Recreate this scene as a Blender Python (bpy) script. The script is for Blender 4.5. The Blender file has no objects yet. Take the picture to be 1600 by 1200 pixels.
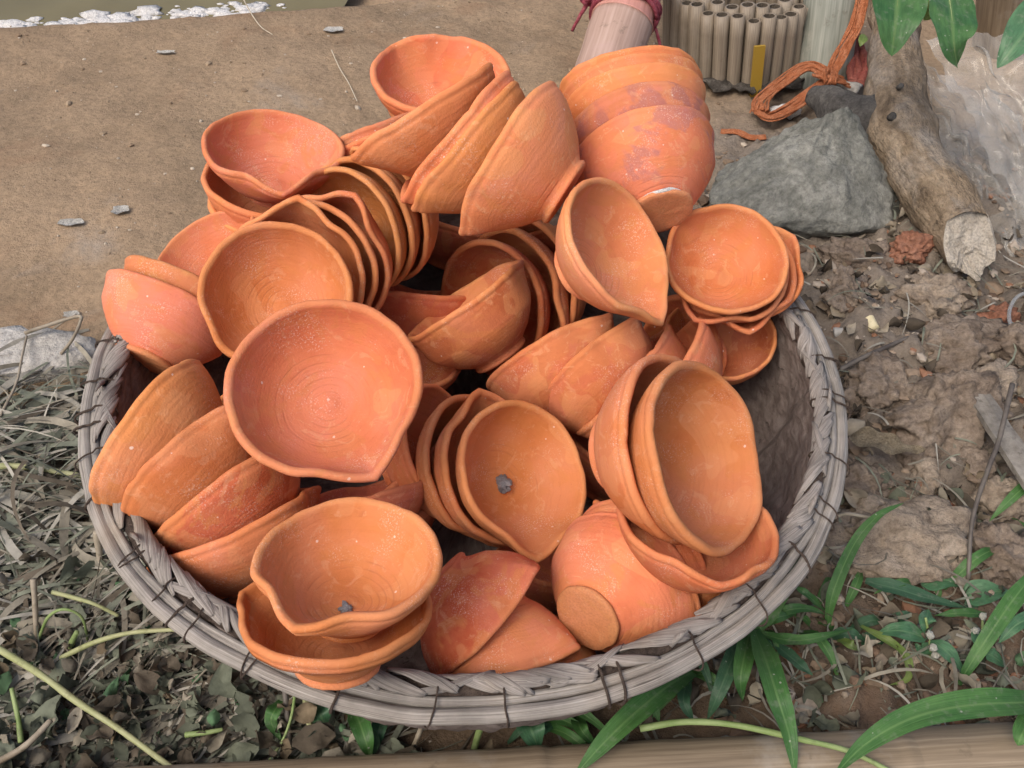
import bpy, bmesh, math, random
import numpy as np
from mathutils import Vector, Matrix, noise

scene = bpy.context.scene
COL = scene.collection

# ------------------------------------------------------------------ camera, sky, sun, exposure
cam_data = bpy.data.cameras.new('camera')
cam = bpy.data.objects.new('camera', cam_data)
COL.objects.link(cam)
cam_data.sensor_width = 36.0
cam_data.lens = 32.625
cam_data.clip_start = 0.01
cam_data.clip_end = 200.0
_r, _u, _f = Vector((0.9985, 0.0393, 0.0372)), Vector((-0.0541, 0.7255, 0.6861)), Vector((0.0000, 0.6871, -0.7266))
cam.matrix_world = Matrix(((_r.x, _u.x, -_f.x, 0), (_r.y, _u.y, -_f.y, 0), (_r.z, _u.z, -_f.z, 0), (0, 0, 0, 1)))
cam.location = (0.0345, -0.5360, 0.7300)
scene.camera = cam

SUN_EL, SUN_AZ = math.radians(52), math.radians(-138)      # azimuth from +Y towards +X
world = bpy.data.worlds.new('World')
scene.world = world
world.use_nodes = True
wn = world.node_tree
bg = wn.nodes['Background']
sky = wn.nodes.new('ShaderNodeTexSky')
sky.sky_type = 'NISHITA'
sky.sun_disc = False
sky.sun_elevation = SUN_EL
sky.sun_rotation = SUN_AZ
sky.dust_density = 6.0
sky.ozone_density = 0.6
sky.air_density = 1.0
wn.links.new(sky.outputs[0], bg.inputs[0])
bg.inputs[1].default_value = 0.15
sun_data = bpy.data.lights.new('sun', 'SUN')
sun_data.energy = 1.0
sun_data.angle = math.radians(30)
sun_data.color = (1.0, 0.95, 0.86)
sun = bpy.data.objects.new('sun', sun_data)
COL.objects.link(sun)
_sd = Vector((math.sin(SUN_AZ) * math.cos(SUN_EL), math.cos(SUN_AZ) * math.cos(SUN_EL), math.sin(SUN_EL)))
sun.rotation_euler = _sd.to_track_quat('Z', 'Y').to_euler()
scene.view_settings.view_transform = 'Standard'
scene.view_settings.look = 'None'
scene.view_settings.exposure = 0.30
scene.cycles.max_bounces = 6
scene.cycles.diffuse_bounces = 3
scene.cycles.glossy_bounces = 2
scene.view_settings.gamma = 1.0

# ------------------------------------------------------------------ helpers
def props(o, label=None, cat=None, group=None, kind=None):
    if label: o['label'] = label
    if cat: o['category'] = cat
    if group: o['group'] = group
    if kind: o['kind'] = kind
    return o

def mesh_obj(name, verts, faces, mat, parent=None, smooth=True, cols=None):
    me = bpy.data.meshes.new(name)
    me.from_pydata([tuple(v) for v in verts], [], [tuple(f) for f in faces])
    if smooth:
        me.polygons.foreach_set('use_smooth', [True] * len(me.polygons))
    if mat: me.materials.append(mat)
    if cols is not None:
        a = me.attributes.new('tint', 'FLOAT_COLOR', 'POINT')
        c = np.ones((len(verts), 4), np.float32); c[:, :3] = np.asarray(cols)
        a.data.foreach_set('color', c.ravel())
    me.update()
    o = bpy.data.objects.new(name, me)
    COL.objects.link(o)
    if parent: o.parent = parent
    return o

def empty(name, loc):
    o = bpy.data.objects.new(name, None)
    COL.objects.link(o)
    o.location = loc
    o.empty_display_size = 0.02
    bpy.context.view_layer.update()
    return o

def keep(o, parent):
    """parent o, whose vertices are in world space, to an unrotated empty"""
    o.parent = parent
    o.location = -Vector(parent.location)
    return o

def spline(pts, n):
    """Catmull-Rom through pts -> n points"""
    p = np.asarray(pts, float)
    p = np.vstack([2 * p[0] - p[1], p, 2 * p[-1] - p[-2]])
    m = len(p) - 3
    t = np.linspace(0, m - 1e-6, n)
    i = t.astype(int); s = (t - i)[:, None]
    a, b, c, d = p[i], p[i + 1], p[i + 2], p[i + 3]
    return .5 * ((2 * b) + (c - a) * s + (2 * a - 5 * b + 4 * c - d) * s**2 + (3 * b - a - 3 * c + d) * s**3)

def frames(path):
    p = np.asarray(path, float)
    t = np.gradient(p, axis=0); t /= np.linalg.norm(t, axis=1)[:, None] + 1e-12
    up = np.array([0, 0, 1.]) if abs(t[0][2]) < .9 else np.array([0, 1., 0])
    n = np.cross(t[0], up); n /= np.linalg.norm(n)
    N = [n]
    for k in range(1, len(p)):
        n = N[-1] - t[k] * (N[-1] @ t[k]); n /= np.linalg.norm(n) + 1e-12
        N.append(n)
    N = np.array(N)
    return t, N, np.cross(t, N)

def tube_geo(path, rad, seg=8, caps=True, rough=0.0, rscale=20.0, seed=0, closed=False):
    p = np.asarray(path, float); m = len(p)
    rad = np.broadcast_to(np.asarray(rad, float), (m,))
    t, N, Bn = frames(p)
    a = np.linspace(0, 2 * np.pi, seg, endpoint=False)
    V = []
    for k in range(m):
        for q in a:
            d = N[k] * np.cos(q) + Bn[k] * np.sin(q)
            rr = rad[k]
            if rough:
                v = Vector(p[k] + d * rr) * rscale + Vector((seed, seed * 1.7, 0))
                rr = rr * (1 + rough * (noise.fractal(v, 1.0, 2.0, 4)))
            V.append(p[k] + d * rr)
    Fc = []
    last = m if closed else m - 1
    for k in range(last):
        k2 = (k + 1) % m
        for j in range(seg):
            j2 = (j + 1) % seg
            Fc.append((k * seg + j, k * seg + j2, k2 * seg + j2, k2 * seg + j))
    if caps and not closed:
        V.append(p[0]); V.append(p[-1]); c0, c1 = len(V) - 2, len(V) - 1
        for j in range(seg):
            j2 = (j + 1) % seg
            Fc.append((c0, j2, j)); Fc.append((c1, (m - 1) * seg + j, (m - 1) * seg + j2))
    return V, Fc

class Geo:
    def __init__(s): s.v = []; s.f = []; s.c = []
    def add(s, V, Fc, col=None):
        b = len(s.v); s.v.extend(V); s.f.extend([tuple(i + b for i in f) for f in Fc])
        if col is not None: s.c.extend([col] * len(V))
    def obj(s, name, mat, parent=None, smooth=True):
        return mesh_obj(name, s.v, s.f, mat, parent, smooth, s.c if s.c else None)

_rngn = np.random.default_rng(5)
_lat = _rngn.random((64, 64))
def vnoise(x, y):
    xi = np.floor(x).astype(int); yi = np.floor(y).astype(int)
    fx = x - xi; fy = y - yi
    fx = fx * fx * (3 - 2 * fx); fy = fy * fy * (3 - 2 * fy)
    g = lambda i, j: _lat[i % 64, j % 64]
    return (g(xi, yi) * (1 - fx) + g(xi + 1, yi) * fx) * (1 - fy) + (g(xi, yi + 1) * (1 - fx) + g(xi + 1, yi + 1) * fx) * fy
def fbm(x, y, s, oct=4, gain=.5):
    o = 0; a = 1; tot = 0
    for k in range(oct):
        o = o + a * vnoise(x * s + 13.7 * k, y * s + 7.1 * k); tot += a; a *= gain; s *= 2.03
    return o / tot - .5
def sstep(a, b, x):
    t = np.clip((x - a) / (b - a), 0, 1); return t * t * (3 - 2 * t)

# ------------------------------------------------------------------ node material helper
class NM:
    def __init__(s, name, rough=.7, spec=.3):
        s.m = bpy.data.materials.new(name); s.m.use_nodes = True
        s.t = s.m.node_tree; s.b = s.t.nodes['Principled BSDF']; s.out = s.t.nodes['Material Output']
        s.b.inputs['Roughness'].default_value = rough
        s.b.inputs['Specular IOR Level'].default_value = spec
    def n(s, typ, **kw):
        x = s.t.nodes.new(typ)
        for k, v in kw.items(): setattr(x, k, v)
        return x
    def l(s, a, b): s.t.links.new(a, b)
    def put(s, sock, v):
        if hasattr(v, 'is_linked') or isinstance(v, bpy.types.NodeSocket): s.l(v, sock)
        else: sock.default_value = v
    def coord(s, kind='Object', scale=None, offs=None):
        c = s.n('ShaderNodeTexCoord').outputs[kind]
        if scale is not None or offs is not None:
            mp = s.n('ShaderNodeMapping')
            s.l(c, mp.inputs[0])
            if scale is not None: mp.inputs['Scale'].default_value = scale
            if offs is not None: s.put(mp.inputs['Location'], offs)
            c = mp.outputs[0]
        return c
    def noise(s, vec, scale, detail=4, rough=.55, dist=0.0):
        x = s.n('ShaderNodeTexNoise'); s.l(vec, x.inputs['Vector'])
        x.inputs['Scale'].default_value = scale; x.inputs['Detail'].default_value = detail
        x.inputs['Roughness'].default_value = rough; x.inputs['Distortion'].default_value = dist
        return x.outputs['Fac']
    def voro(s, vec, scale, feature='F1', out='Distance'):
        x = s.n('ShaderNodeTexVoronoi', feature=feature); s.l(vec, x.inputs['Vector']); x.inputs['Scale'].default_value = scale
        return x.outputs[out]
    def ramp(s, fac, stops, interp='LINEAR'):
        x = s.n('ShaderNodeValToRGB'); s.l(fac, x.inputs[0]); e = x.color_ramp
        e.interpolation = interp
        while len(e.elements) < len(stops): e.elements.new(.5)
        for k, (p, c) in enumerate(stops):
            e.elements[k].position = p
            e.elements[k].color = (c, c, c, 1) if isinstance(c, (int, float)) else (*c, 1)
        return x.outputs[0]
    def mix(s, fac, a, b, mode='MIX'):
        x = s.n('ShaderNodeMix', data_type='RGBA', blend_type=mode)
        s.put(x.inputs[0], fac)
        s.put(x.inputs[6], (*a, 1) if isinstance(a, tuple) else a)
        s.put(x.inputs[7], (*b, 1) if isinstance(b, tuple) else b)
        return x.outputs[2]
    def math(s, op, a, b=0.0, c=None):
        x = s.n('ShaderNodeMath', operation=op)
        s.put(x.inputs[0], a); s.put(x.inputs[1], b)
        if c is not None: s.put(x.inputs[2], c)
        return x.outputs[0]
    def bump(s, h, strength=.3, dist=.002, prev=None):
        x = s.n('ShaderNodeBump'); s.l(h, x.inputs['Height'])
        x.inputs['Strength'].default_value = strength; x.inputs['Distance'].default_value = dist
        if prev is not None: s.l(prev, x.inputs['Normal'])
        return x.outputs[0]
    def done(s, col=None, nrm=None, rough=None):
        if col is not None: s.put(s.b.inputs['Base Color'], (*col, 1) if isinstance(col, tuple) else col)
        if nrm is not None: s.l(nrm, s.b.inputs['Normal'])
        if rough is not None: s.put(s.b.inputs['Roughness'], rough)
        return s.m

# ------------------------------------------------------------------ materials
def terracotta(name, purple=False, ochre=False, foot=False):
    m = NM(name, .8, .14)
    oi = m.n('ShaderNodeObjectInfo'); rnd = oi.outputs['Random']
    off = m.n('ShaderNodeCombineXYZ')
    for k, f in enumerate((37.0, 91.0, 53.0)): m.l(m.math('MULTIPLY', rnd, f), off.inputs[k])
    obj = m.coord('Object')
    add = m.n('ShaderNodeVectorMath', operation='ADD'); m.l(obj, add.inputs[0]); m.l(off.outputs[0], add.inputs[1])
    v = add.outputs[0]
    base = m.ramp(m.noise(v, 1.1, 3, .5, .4), [(.30, (.55, .146, .056)), (.48, (.61, .180, .074)), (.68, (.64, .208, .108))])
    base = m.mix(1.0, base, oi.outputs['Color'], 'MULTIPLY')
    sheen = m.ramp(m.noise(v, .75, 2, .5, .3), [(.46, 0.0), (.66, 1.0)])
    base = m.mix(m.math('MULTIPLY', sheen, .5), base, (.66, .255, .155))  # pink bloom: sky sheen on the clay painted into its colour
    # ochre slip with crisp torn edges
    och = m.ramp(m.noise(v, 1.7, 5, .55, 1.2), [(.53, 0.0), (.575, 1.0)])
    base = m.mix(m.math('MULTIPLY', och, .60 if ochre else .40), base, (.58, .215, .075))
    pale = m.ramp(m.noise(v, 1.25, 2, .5, .25), [(.585, 0.0), (.595, 1.0)])
    base = m.mix(m.math('MULTIPLY', pale, .42), base, (.68, .30, .135))
    # dusky fire marks
    dk = m.ramp(m.noise(v, 2.6, 4, .6, .6), [(.64, 0.0), (.78, 1.0)])
    base = m.mix(m.math('MULTIPLY', dk, .42), base, (.40, .115, .062))
    if purple:
        pk = m.ramp(m.noise(v, 1.9, 3, .6, .5), [(.52, 0.0), (.58, 1.0)])
        base = m.mix(m.math('MULTIPLY', pk, .75), base, (.42, .17, .15))
    # wheel streaks running round the axis
    sp = m.n('ShaderNodeSeparateXYZ'); m.l(obj, sp.inputs[0])
    rad = m.math('SQRT', m.math('ADD', m.math('MULTIPLY', sp.outputs[0], sp.outputs[0]), m.math('MULTIPLY', sp.outputs[1], sp.outputs[1])))
    prof = m.math('ADD', m.math('MULTIPLY', rad, 1.0), m.math('MULTIPLY', sp.outputs[2], .8))
    wob = m.math('MULTIPLY', m.noise(v, 1.6, 2), .22)
    w = m.math('ADD', m.math('ADD', prof, wob), m.math('MULTIPLY', rnd, 40.0))
    ring = m.n('ShaderNodeTexNoise', noise_dimensions='1D')
    m.l(m.math('MULTIPLY', w, 15.0), ring.inputs['W']); ring.inputs['Detail'].default_value = 4; ring.inputs['Scale'].default_value = 1.0
    ring = ring.outputs['Fac']
    base = m.mix(m.math('MULTIPLY', m.ramp(ring, [(.38, 1.0), (.5, 0.0)]), .10), base, (.44, .135, .05))
    # mottling
    base = m.mix(m.math('MULTIPLY', m.ramp(m.noise(v, 9, 5, .65), [(.4, 0.0), (.7, 1.0)]), .30), base, (.68, .235, .098))
    # lime dust and flecks
    vo = m.voro(v, 7.5)
    cell = m.voro(v, 7.5, out='Color')
    sc = m.n('ShaderNodeSeparateColor'); m.l(cell, sc.inputs[0])
    jit = m.math('ADD', vo, m.math('MULTIPLY', m.noise(v, 28, 3), .22))
    fleck = m.math('MULTIPLY', m.math('LESS_THAN', jit, m.math('MULTIPLY', sc.outputs[1], .24)), m.math('GREATER_THAN', sc.outputs[0], .66))
    dust = m.math('MULTIPLY', m.ramp(m.noise(v, 55, 2, .5), [(.56, 0.0), (.66, 1.0)]), m.ramp(m.noise(v, 1.9, 3), [(.50, 0.0), (.68, 1.0)]))
    white = m.math('MAXIMUM', m.math('MULTIPLY', fleck, .75), m.math('MULTIPLY', dust, .55))
    pit = m.math('MULTIPLY', m.math('LESS_THAN', m.math('ADD', m.voro(v, 11.0), m.math('MULTIPLY', m.noise(v, 50, 2), .1)), .10), .5)
    base = m.mix(pit, base, (.33, .10, .06))
    scuff = m.math('MULTIPLY', m.ramp(m.noise(v, 3.4, 6, .68, 1.5), [(.57, 0.0), (.63, 1.0)]), .36)
    base = m.mix(scuff, base, (.70, .36, .20))
    base = m.mix(white, base, (.76, .58, .50))
    # dusty worn lip
    lip = m.math('MULTIPLY', m.math('GREATER_THAN', rad, .90), m.ramp(m.math('ADD', sp.outputs[2], m.math('MULTIPLY', m.noise(v, 4, 4), .16)), [(-.0, 0.0), (.10, 1.0)]))
    base = m.mix(m.math('MULTIPLY', lip, .38), base, (.70, .29, .115))
    if foot:
        ring = m.noise(v, 26, 5, .7)
        base = m.mix(.45, base, (.55, .24, .11))
        base = m.mix(m.ramp(m.noise(v, 30, 4, .7), [(.45, 0.0), (.7, .5)]), base, (.36, .14, .07))
    sc_in = m.math('MULTIPLY', m.math('LESS_THAN', m.math('ABSOLUTE', m.math('SUBTRACT', rad, .36)), .20), m.ramp(m.noise(v, 2.2, 2), [(.47, 0.0), (.60, 1.0)]))
    score = m.math('MULTIPLY', m.math('POWER', m.math('ABSOLUTE', m.math('SINE', m.math('MULTIPLY', m.math('ADD', rad, m.math('MULTIPLY', wob, .30)), 40.0))), 14.0), sc_in)
    base = m.mix(m.math('MULTIPLY', score, 0.0 if foot else .30), base, (.36, .12, .06))
    hs = m.n('ShaderNodeHueSaturation')
    m.l(base, hs.inputs['Color'])
    r2 = m.math('FRACT', m.math('MULTIPLY', rnd, 7.31))
    m.l(m.math('ADD', .495, m.math('MULTIPLY', r2, .012)), hs.inputs['Hue'])
    m.l(m.math('ADD', .86, m.math('MULTIPLY', rnd, .26)), hs.inputs['Value'])
    hs.inputs['Saturation'].default_value = 1.0
    hgt = m.math('ADD', m.math('MULTIPLY', ring, .24), m.math('MULTIPLY', m.noise(v, 34, 4, .62), .34))
    n3 = m.bump(m.math('SUBTRACT', hgt, m.math('MULTIPLY', score, 0.0 if foot else .30)), .20, .02)
    rg = m.ramp(m.noise(v, 3.0, 3), [(.35, .70), (.65, .86)])
    return m.done(hs.outputs[0], n3, rg)
TERRA = [terracotta('terracotta'), terracotta('terracotta_ochre', ochre=True), terracotta('terracotta_stained', purple=True)]
TERRA_FOOT = terracotta('terracotta_foot', foot=True)

def soil_mat():
    m = NM('soil', .92, .15)
    p = m.n('ShaderNodeNewGeometry').outputs['Position']
    tint = m.n('ShaderNodeAttribute', attribute_name='tint').outputs['Color']
    mot = m.ramp(m.noise(p, 4.5, 6, .6), [(.28, .66), (.5, 1.0), (.74, 1.24)])
    fine = m.ramp(m.noise(p, 120, 5, .7), [(.30, .72), (.52, 1.0), (.75, 1.22)])
    col = m.mix(1.0, tint, mot, 'MULTIPLY'); col = m.mix(1.0, col, fine, 'MULTIPLY')
    red = m.ramp(m.noise(p, 6.5, 4, .6, .7), [(.56, 0.0), (.70, 1.0)])
    col = m.mix(m.math('MULTIPLY', red, .42), col, (.22, .125, .075))
    ash = m.ramp(m.noise(p, 5.0, 5, .6, .5), [(.57, 0.0), (.72, 1.0)])
    col = m.mix(m.math('MULTIPLY', ash, .42), col, (.30, .285, .265))
    spk = m.math('LESS_THAN', m.math('ADD', m.voro(p, 75), m.math('MULTIPLY', m.noise(p, 300, 2), .25)), .20)
    rare = m.ramp(m.noise(p, 23, 3), [(.55, 0.0), (.62, 1.0)])
    col = m.mix(m.math('MULTIPLY', m.math('MULTIPLY', spk, rare), .8), col, (.50, .45, .38))
    n2 = m.bump(m.noise(p, 45, 6, .76), .75, .010)
    return m.done(col, n2)
SOIL = soil_mat()

def clod_mat(name, c1, c2, c3, s=30):
    m = NM(name, .93, .15)
    p = m.n('ShaderNodeNewGeometry').outputs['Position']
    col = m.ramp(m.noise(p, s, 6, .68), [(.28, c1), (.5, c2), (.72, c3)])
    fine = m.ramp(m.noise(p, s * 7, 4, .7), [(.3, .65), (.5, 1.0), (.72, 1.3)])
    col = m.mix(1.0, col, fine, 'MULTIPLY')
    n2 = m.bump(m.noise(p, s * 2.2, 6, .75), .9, .009)
    return m.done(col, n2)
CLOD = clod_mat('clod_pale', (.16, .12, .09), (.30, .245, .19), (.40, .34, .28))
CLOD_B = clod_mat('clod_brown', (.115, .085, .065), (.22, .175, .138), (.33, .275, .225))
CLOD_R = clod_mat('clod_red', (.16, .07, .045), (.30, .14, .09), (.36, .20, .14))
ROCKM = clod_mat('rock_grey', (.085, .088, .078), (.185, .187, .168), (.34, .34, .31), 20)
CONC = clod_mat('old_concrete', (.30, .285, .26), (.42, .405, .38), (.55, .54, .52), 14)
CHALK = clod_mat('chalk', (.7, .68, .66), (.78, .77, .76), (.82, .81, .80), 60)
ASHM = clod_mat('ash', (.34, .33, .35), (.55, .54, .57), (.74, .73, .75), 260)

def weathered(name, c1, c2, c3, stretch, rough=.85, crack=.5, space='Object'):
    """grey fibrous wood, stretched along the given local scale"""
    m = NM(name, rough, .2)
    v = m.coord(space, scale=stretch)
    col = m.ramp(m.noise(v, 1.0, 6, .65), [(.28, c1), (.5, c2), (.74, c3)])
    w = m.coord(space)
    col = m.mix(1.0, col, m.ramp(m.noise(w, 22, 5, .6), [(.3, .72), (.55, 1.0), (.75, 1.15)]), 'MULTIPLY')
    ck = m.ramp(m.noise(v, 1.7, 3, .6), [(.30, 1.0), (.36, 0.0)])
    col = m.mix(m.math('MULTIPLY', ck, crack), col, (.05, .04, .035))
    n1 = m.bump(m.noise(v, 1.6, 5, .7), .6, .004)
    return m.done(col, n1)

def hoop_mat(name, c1, c2, c3):
    """grey split wood whose grain follows the hoop: UV 'u' runs along it"""
    m = NM(name, .8, .25)
    uv = m.n('ShaderNodeUVMap', uv_map='grain').outputs[0]
    mp = m.n('ShaderNodeMapping'); m.l(uv, mp.inputs[0]); mp.inputs['Scale'].default_value = (9, 900, 1)
    v = mp.outputs[0]
    col = m.ramp(m.noise(v, 1.0, 6, .62, .6), [(.28, c1), (.5, c2), (.74, c3)])
    p = m.coord('Object')
    col = m.mix(1.0, col, m.ramp(m.noise(p, 26, 5, .6), [(.3, .66), (.55, 1.0), (.78, 1.2)]), 'MULTIPLY')
    warm = m.ramp(m.noise(p, 9, 3, .6), [(.58, 0.0), (.72, 1.0)])
    col = m.mix(m.math('MULTIPLY', warm, .35), col, (.30, .225, .15))
    mp2 = m.n('ShaderNodeMapping'); m.l(uv, mp2.inputs[0]); mp2.inputs['Scale'].default_value = (14, 420, 1)
    ck = m.ramp(m.noise(mp2.outputs[0], 1.0, 4, .6, .8), [(.30, 1.0), (.36, 0.0)])
    col = m.mix(m.math('MULTIPLY', ck, .8), col, (.045, .037, .033))
    n1 = m.bump(m.noise(v, 1.0, 5, .7), .5, .002)
    n2 = m.bump(ck, -.6, .003, n1) if False else n1
    return m.done(col, n2)
HOOP = hoop_mat('split_bamboo_grey', (.15, .135, .12), (.30, .275, .25), (.47, .445, .415))
WRAP = hoop_mat('bark_wrap_grey', (.12, .107, .097), (.27, .245, .225), (.44, .41, .385))

def wall_mat():
    m = NM('basket_inside', .85, .2)
    v = m.coord('Object')
    mp = m.n('ShaderNodeMapping'); m.l(m.n('ShaderNodeUVMap', uv_map='grain').outputs[0], mp.inputs[0]); mp.inputs['Scale'].default_value = (95, 26, 1)
    g = mp.outputs[0]
    col = m.ramp(m.noise(g, 1.0, 6, .65, .5), [(.28, (.085, .065, .058)), (.5, (.165, .135, .122)), (.74, (.25, .215, .20))])
    col = m.mix(1.0, col, m.ramp(m.noise(v, 14, 5, .6), [(.3, .7), (.55, 1.0), (.75, 1.2)]), 'MULTIPLY')
    ck = m.ramp(m.noise(g, 1.6, 4, .6, 1.0), [(.30, 1.0), (.36, 0.0)])
    col = m.mix(m.math('MULTIPLY', ck, .7), col, (.03, .024, .02))
    drip = m.math('MULTIPLY', m.ramp(m.noise(g, .35, 3, .5), [(.66, 0.0), (.70, 1.0)]), m.ramp(m.noise(v, 30, 2), [(.5, 0.0), (.56, 1.0)]))
    col = m.mix(m.math('MULTIPLY', drip, .5), col, (.42, .40, .34))
    n1 = m.bump(m.noise(g, 1.2, 6, .7), .7, .004)
    n2 = m.bump(m.noise(v, 70, 4, .7), .4, .002, n1)
    return m.done(col, n2)
WALLM = wall_mat()

WIRE_GAP = clod_mat('rusty_wire_gap_shade', (.06, .045, .038), (.12, .09, .075), (.18, .14, .115), 200)

def tint_mat(name, rough=.8, spec=.2, trans=0.0, scale=60):
    m = NM(name, rough, spec)
    tint = m.n('ShaderNodeAttribute', attribute_name='tint').outputs['Color']
    p = m.n('ShaderNodeNewGeometry').outputs['Position']
    col = m.mix(1.0, tint, m.ramp(m.noise(p, scale, 5, .6), [(.3, .62), (.52, 1.0), (.75, 1.3)]), 'MULTIPLY')
    nrm = m.bump(m.noise(p, scale * 5, 3, .6), .4, .0015)
    m.done(col, nrm)
    if trans:
        tr = m.n('ShaderNodeBsdfTranslucent'); m.l(col, tr.inputs[0])
        mx = m.n('ShaderNodeMixShader'); mx.inputs[0].default_value = trans
        m.l(m.b.outputs[0], mx.inputs[1]); m.l(tr.outputs[0], mx.inputs[2]); m.l(mx.outputs[0], m.out.inputs[0])
    return m.m
LITTER = tint_mat('dry_litter', .85, .15, .15)
CRUMB = tint_mat('crumbs', .95, .1)

def leaf_mat(name, c1, c2, vein, scale=(1, 1, 1)):
    m = NM(name, .42, .4)
    uv = m.n('ShaderNodeUVMap', uv_map='grain').outputs[0]
    mp = m.n('ShaderNodeMapping'); m.l(uv, mp.inputs[0]); mp.inputs['Scale'].default_value = scale
    p = m.n('ShaderNodeNewGeometry').outputs['Position']
    col = m.mix(m.ramp(m.noise(p, 30, 4, .6), [(.35, 0.0), (.65, 1.0)]), c1, c2)
    st = m.ramp(m.noise(mp.outputs[0], 1.0, 3, .6), [(.35, .8), (.6, 1.12)])
    col = m.mix(1.0, col, st, 'MULTIPLY')
    sx = m.n('ShaderNodeSeparateXYZ'); m.l(uv, sx.inputs[0])
    mid = m.ramp(m.math('ABSOLUTE', m.math('SUBTRACT', sx.outputs[1], .5)), [(.02, 1.0), (.06, 0.0)])
    col = m.mix(m.math('MULTIPLY', mid, .55), col, vein)
    dust = m.math('MULTIPLY', m.ramp(m.noise(p, 160, 3, .6), [(.55, 0.0), (.75, 1.0)]), .35)
    col = m.mix(dust, col, (.26, .27, .22))
    sptv = m.math('LESS_THAN', m.math('ADD', m.voro(p, 90), m.math('MULTIPLY', m.noise(p, 300), .1)), .12)
    col = m.mix(m.math('MULTIPLY', sptv, .6), col, (.45, .46, .40))
    tipb = m.math('MULTIPLY', m.ramp(m.math('ADD', sx.outputs[0], m.math('MULTIPLY', m.noise(p, 70, 3), .3)), [(1.06, 0.0), (1.10, 1.0)]), .8)
    col = m.mix(tipb, col, (.24, .19, .09))
    m.done(col, m.bump(m.noise(mp.outputs[0], 1.0, 3), .5, .0015))
    tr = m.n('ShaderNodeBsdfTranslucent'); m.l(col, tr.inputs[0])
    mx = m.n('ShaderNodeMixShader'); mx.inputs[0].default_value = .22
    m.l(m.b.outputs[0], mx.inputs[1]); m.l(tr.outputs[0], mx.inputs[2]); m.l(mx.outputs[0], m.out.inputs[0])
    return m.m
BLADE = leaf_mat('grass_blade', (.045, .135, .035), (.085, .20, .055), (.16, .28, .10), (3, 26, 1))
BLADE_D = leaf_mat('grass_blade_dark', (.035, .10, .05), (.06, .14, .075), (.11, .2, .11), (3, 26, 1))
BLADE_Y = leaf_mat('grass_blade_yellow', (.12, .19, .04), (.17, .24, .06), (.2, .28, .1), (3, 26, 1))
WEED = leaf_mat('weed_leaf', (.055, .15, .075), (.09, .20, .10), (.15, .26, .13), (5, 9, 1))
BROAD = leaf_mat('broad_leaf', (.04, .12, .04), (.075, .17, .055), (.15, .25, .09), (6, 10, 1))

def stalk_mat(name, c1, c2):
    m = NM(name, .55, .3)
    p = m.n('ShaderNodeNewGeometry').outputs['Position']
    col = m.mix(m.ramp(m.noise(p, 45, 4, .6), [(.35, 0.0), (.65, 1.0)]), c1, c2)
    col = m.mix(m.math('MULTIPLY', m.ramp(m.noise(p, 130, 4, .6), [(.58, 0.0), (.7, 1.0)]), .5), col, (.10, .09, .05))
    return m.done(col, m.bump(m.noise(p, 200, 3), .3, .001))
STALK = stalk_mat('green_stalk', (.27, .29, .13), (.36, .37, .21))
STALK_G = stalk_mat('fresh_stalk', (.15, .22, .07), (.25, .32, .14))
TWIG = stalk_mat('dry_twig', (.20, .165, .12), (.32, .28, .22))
TWIG_D = stalk_mat('dark_twig', (.07, .06, .055), (.14, .125, .11))
THREAD = stalk_mat('pale_thread', (.42, .36, .27), (.5, .44, .35))

# ------------------------------------------------------------------ ground
def axis_coords(lo, hi, step, far, grow=1.22):
    c = list(np.arange(lo, hi + step * .5, step))
    s = step; x = c[-1]
    while x < far: s *= grow; x += s; c.append(x)
    s = step; x = c[0]; pre = []
    while x > -far: s *= grow; x -= s; pre.append(x)
    return np.array(pre[::-1] + c)

def ground_h(x, y):
    r = np.hypot(x, y)
    # rough dug earth to the right, trodden yard to the back left
    roughz = sstep(.10, .30, x + .25 * (y - .1) * (y < .1) - .35 * np.clip(y - .45, 0, 1)) * sstep(1.0, .6, y)
    front = sstep(.22, -.05, y) * .7
    lumps = fbm(x, y, 7.0, 5, .62) * .095 * roughz + np.abs(fbm(x + 3, y + 9, 19, 5, .65)) * .075 * (roughz + front * .3)
    yard = fbm(x, y, 3.0, 4) * .030 + fbm(x + 2, y, 9, 4, .55) * .012 + fbm(x + 5, y, 26, 4, .6) * .006
    bank = sstep(.18, .62, x) * sstep(-.25, .12, y) * sstep(.75, .35, y) * .035
    h = yard + lumps + bank - .012 * front
    # pond hollow far left
    pond = sstep(.03, -.05, (x + .47) * .28 + (1.01 - y)) * sstep(-.1, -.3, x)
    h = h - pond * .05
    flat = sstep(.24, .33, r)
    h = h * flat
    return h, roughz

gx = axis_coords(-1.15, 1.15, .0075, 60); gy = axis_coords(-.55, 1.55, .0075, 60)
GX, GY = np.meshgrid(gx, gy)
GH, RZ = ground_h(GX, GY)
far = sstep(1.4, 4, np.hypot(GX, GY)); GH = GH * (1 - far)
nx, ny = len(gx), len(gy)
gv = np.stack([GX.ravel(), GY.ravel(), GH.ravel()], 1)
ii = np.arange(nx * ny).reshape(ny, nx)
gf = np.stack([ii[:-1, :-1].ravel(), ii[:-1, 1:].ravel(), ii[1:, 1:].ravel(), ii[1:, :-1].ravel()], 1)
me = bpy.data.meshes.new('ground')
me.vertices.add(len(gv)); me.vertices.foreach_set('co', gv.astype(np.float32).ravel())
me.loops.add(gf.size); me.loops.foreach_set('vertex_index', gf.ravel().astype(np.int32))
me.polygons.add(len(gf)); me.polygons.foreach_set('loop_start', np.arange(0, gf.size, 4, dtype=np.int32))
me.polygons.foreach_set('use_smooth', np.ones(len(gf), bool))
me.update(calc_edges=True)
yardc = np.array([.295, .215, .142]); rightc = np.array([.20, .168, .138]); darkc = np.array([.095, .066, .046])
wr = RZ.ravel()[:, None]
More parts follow.
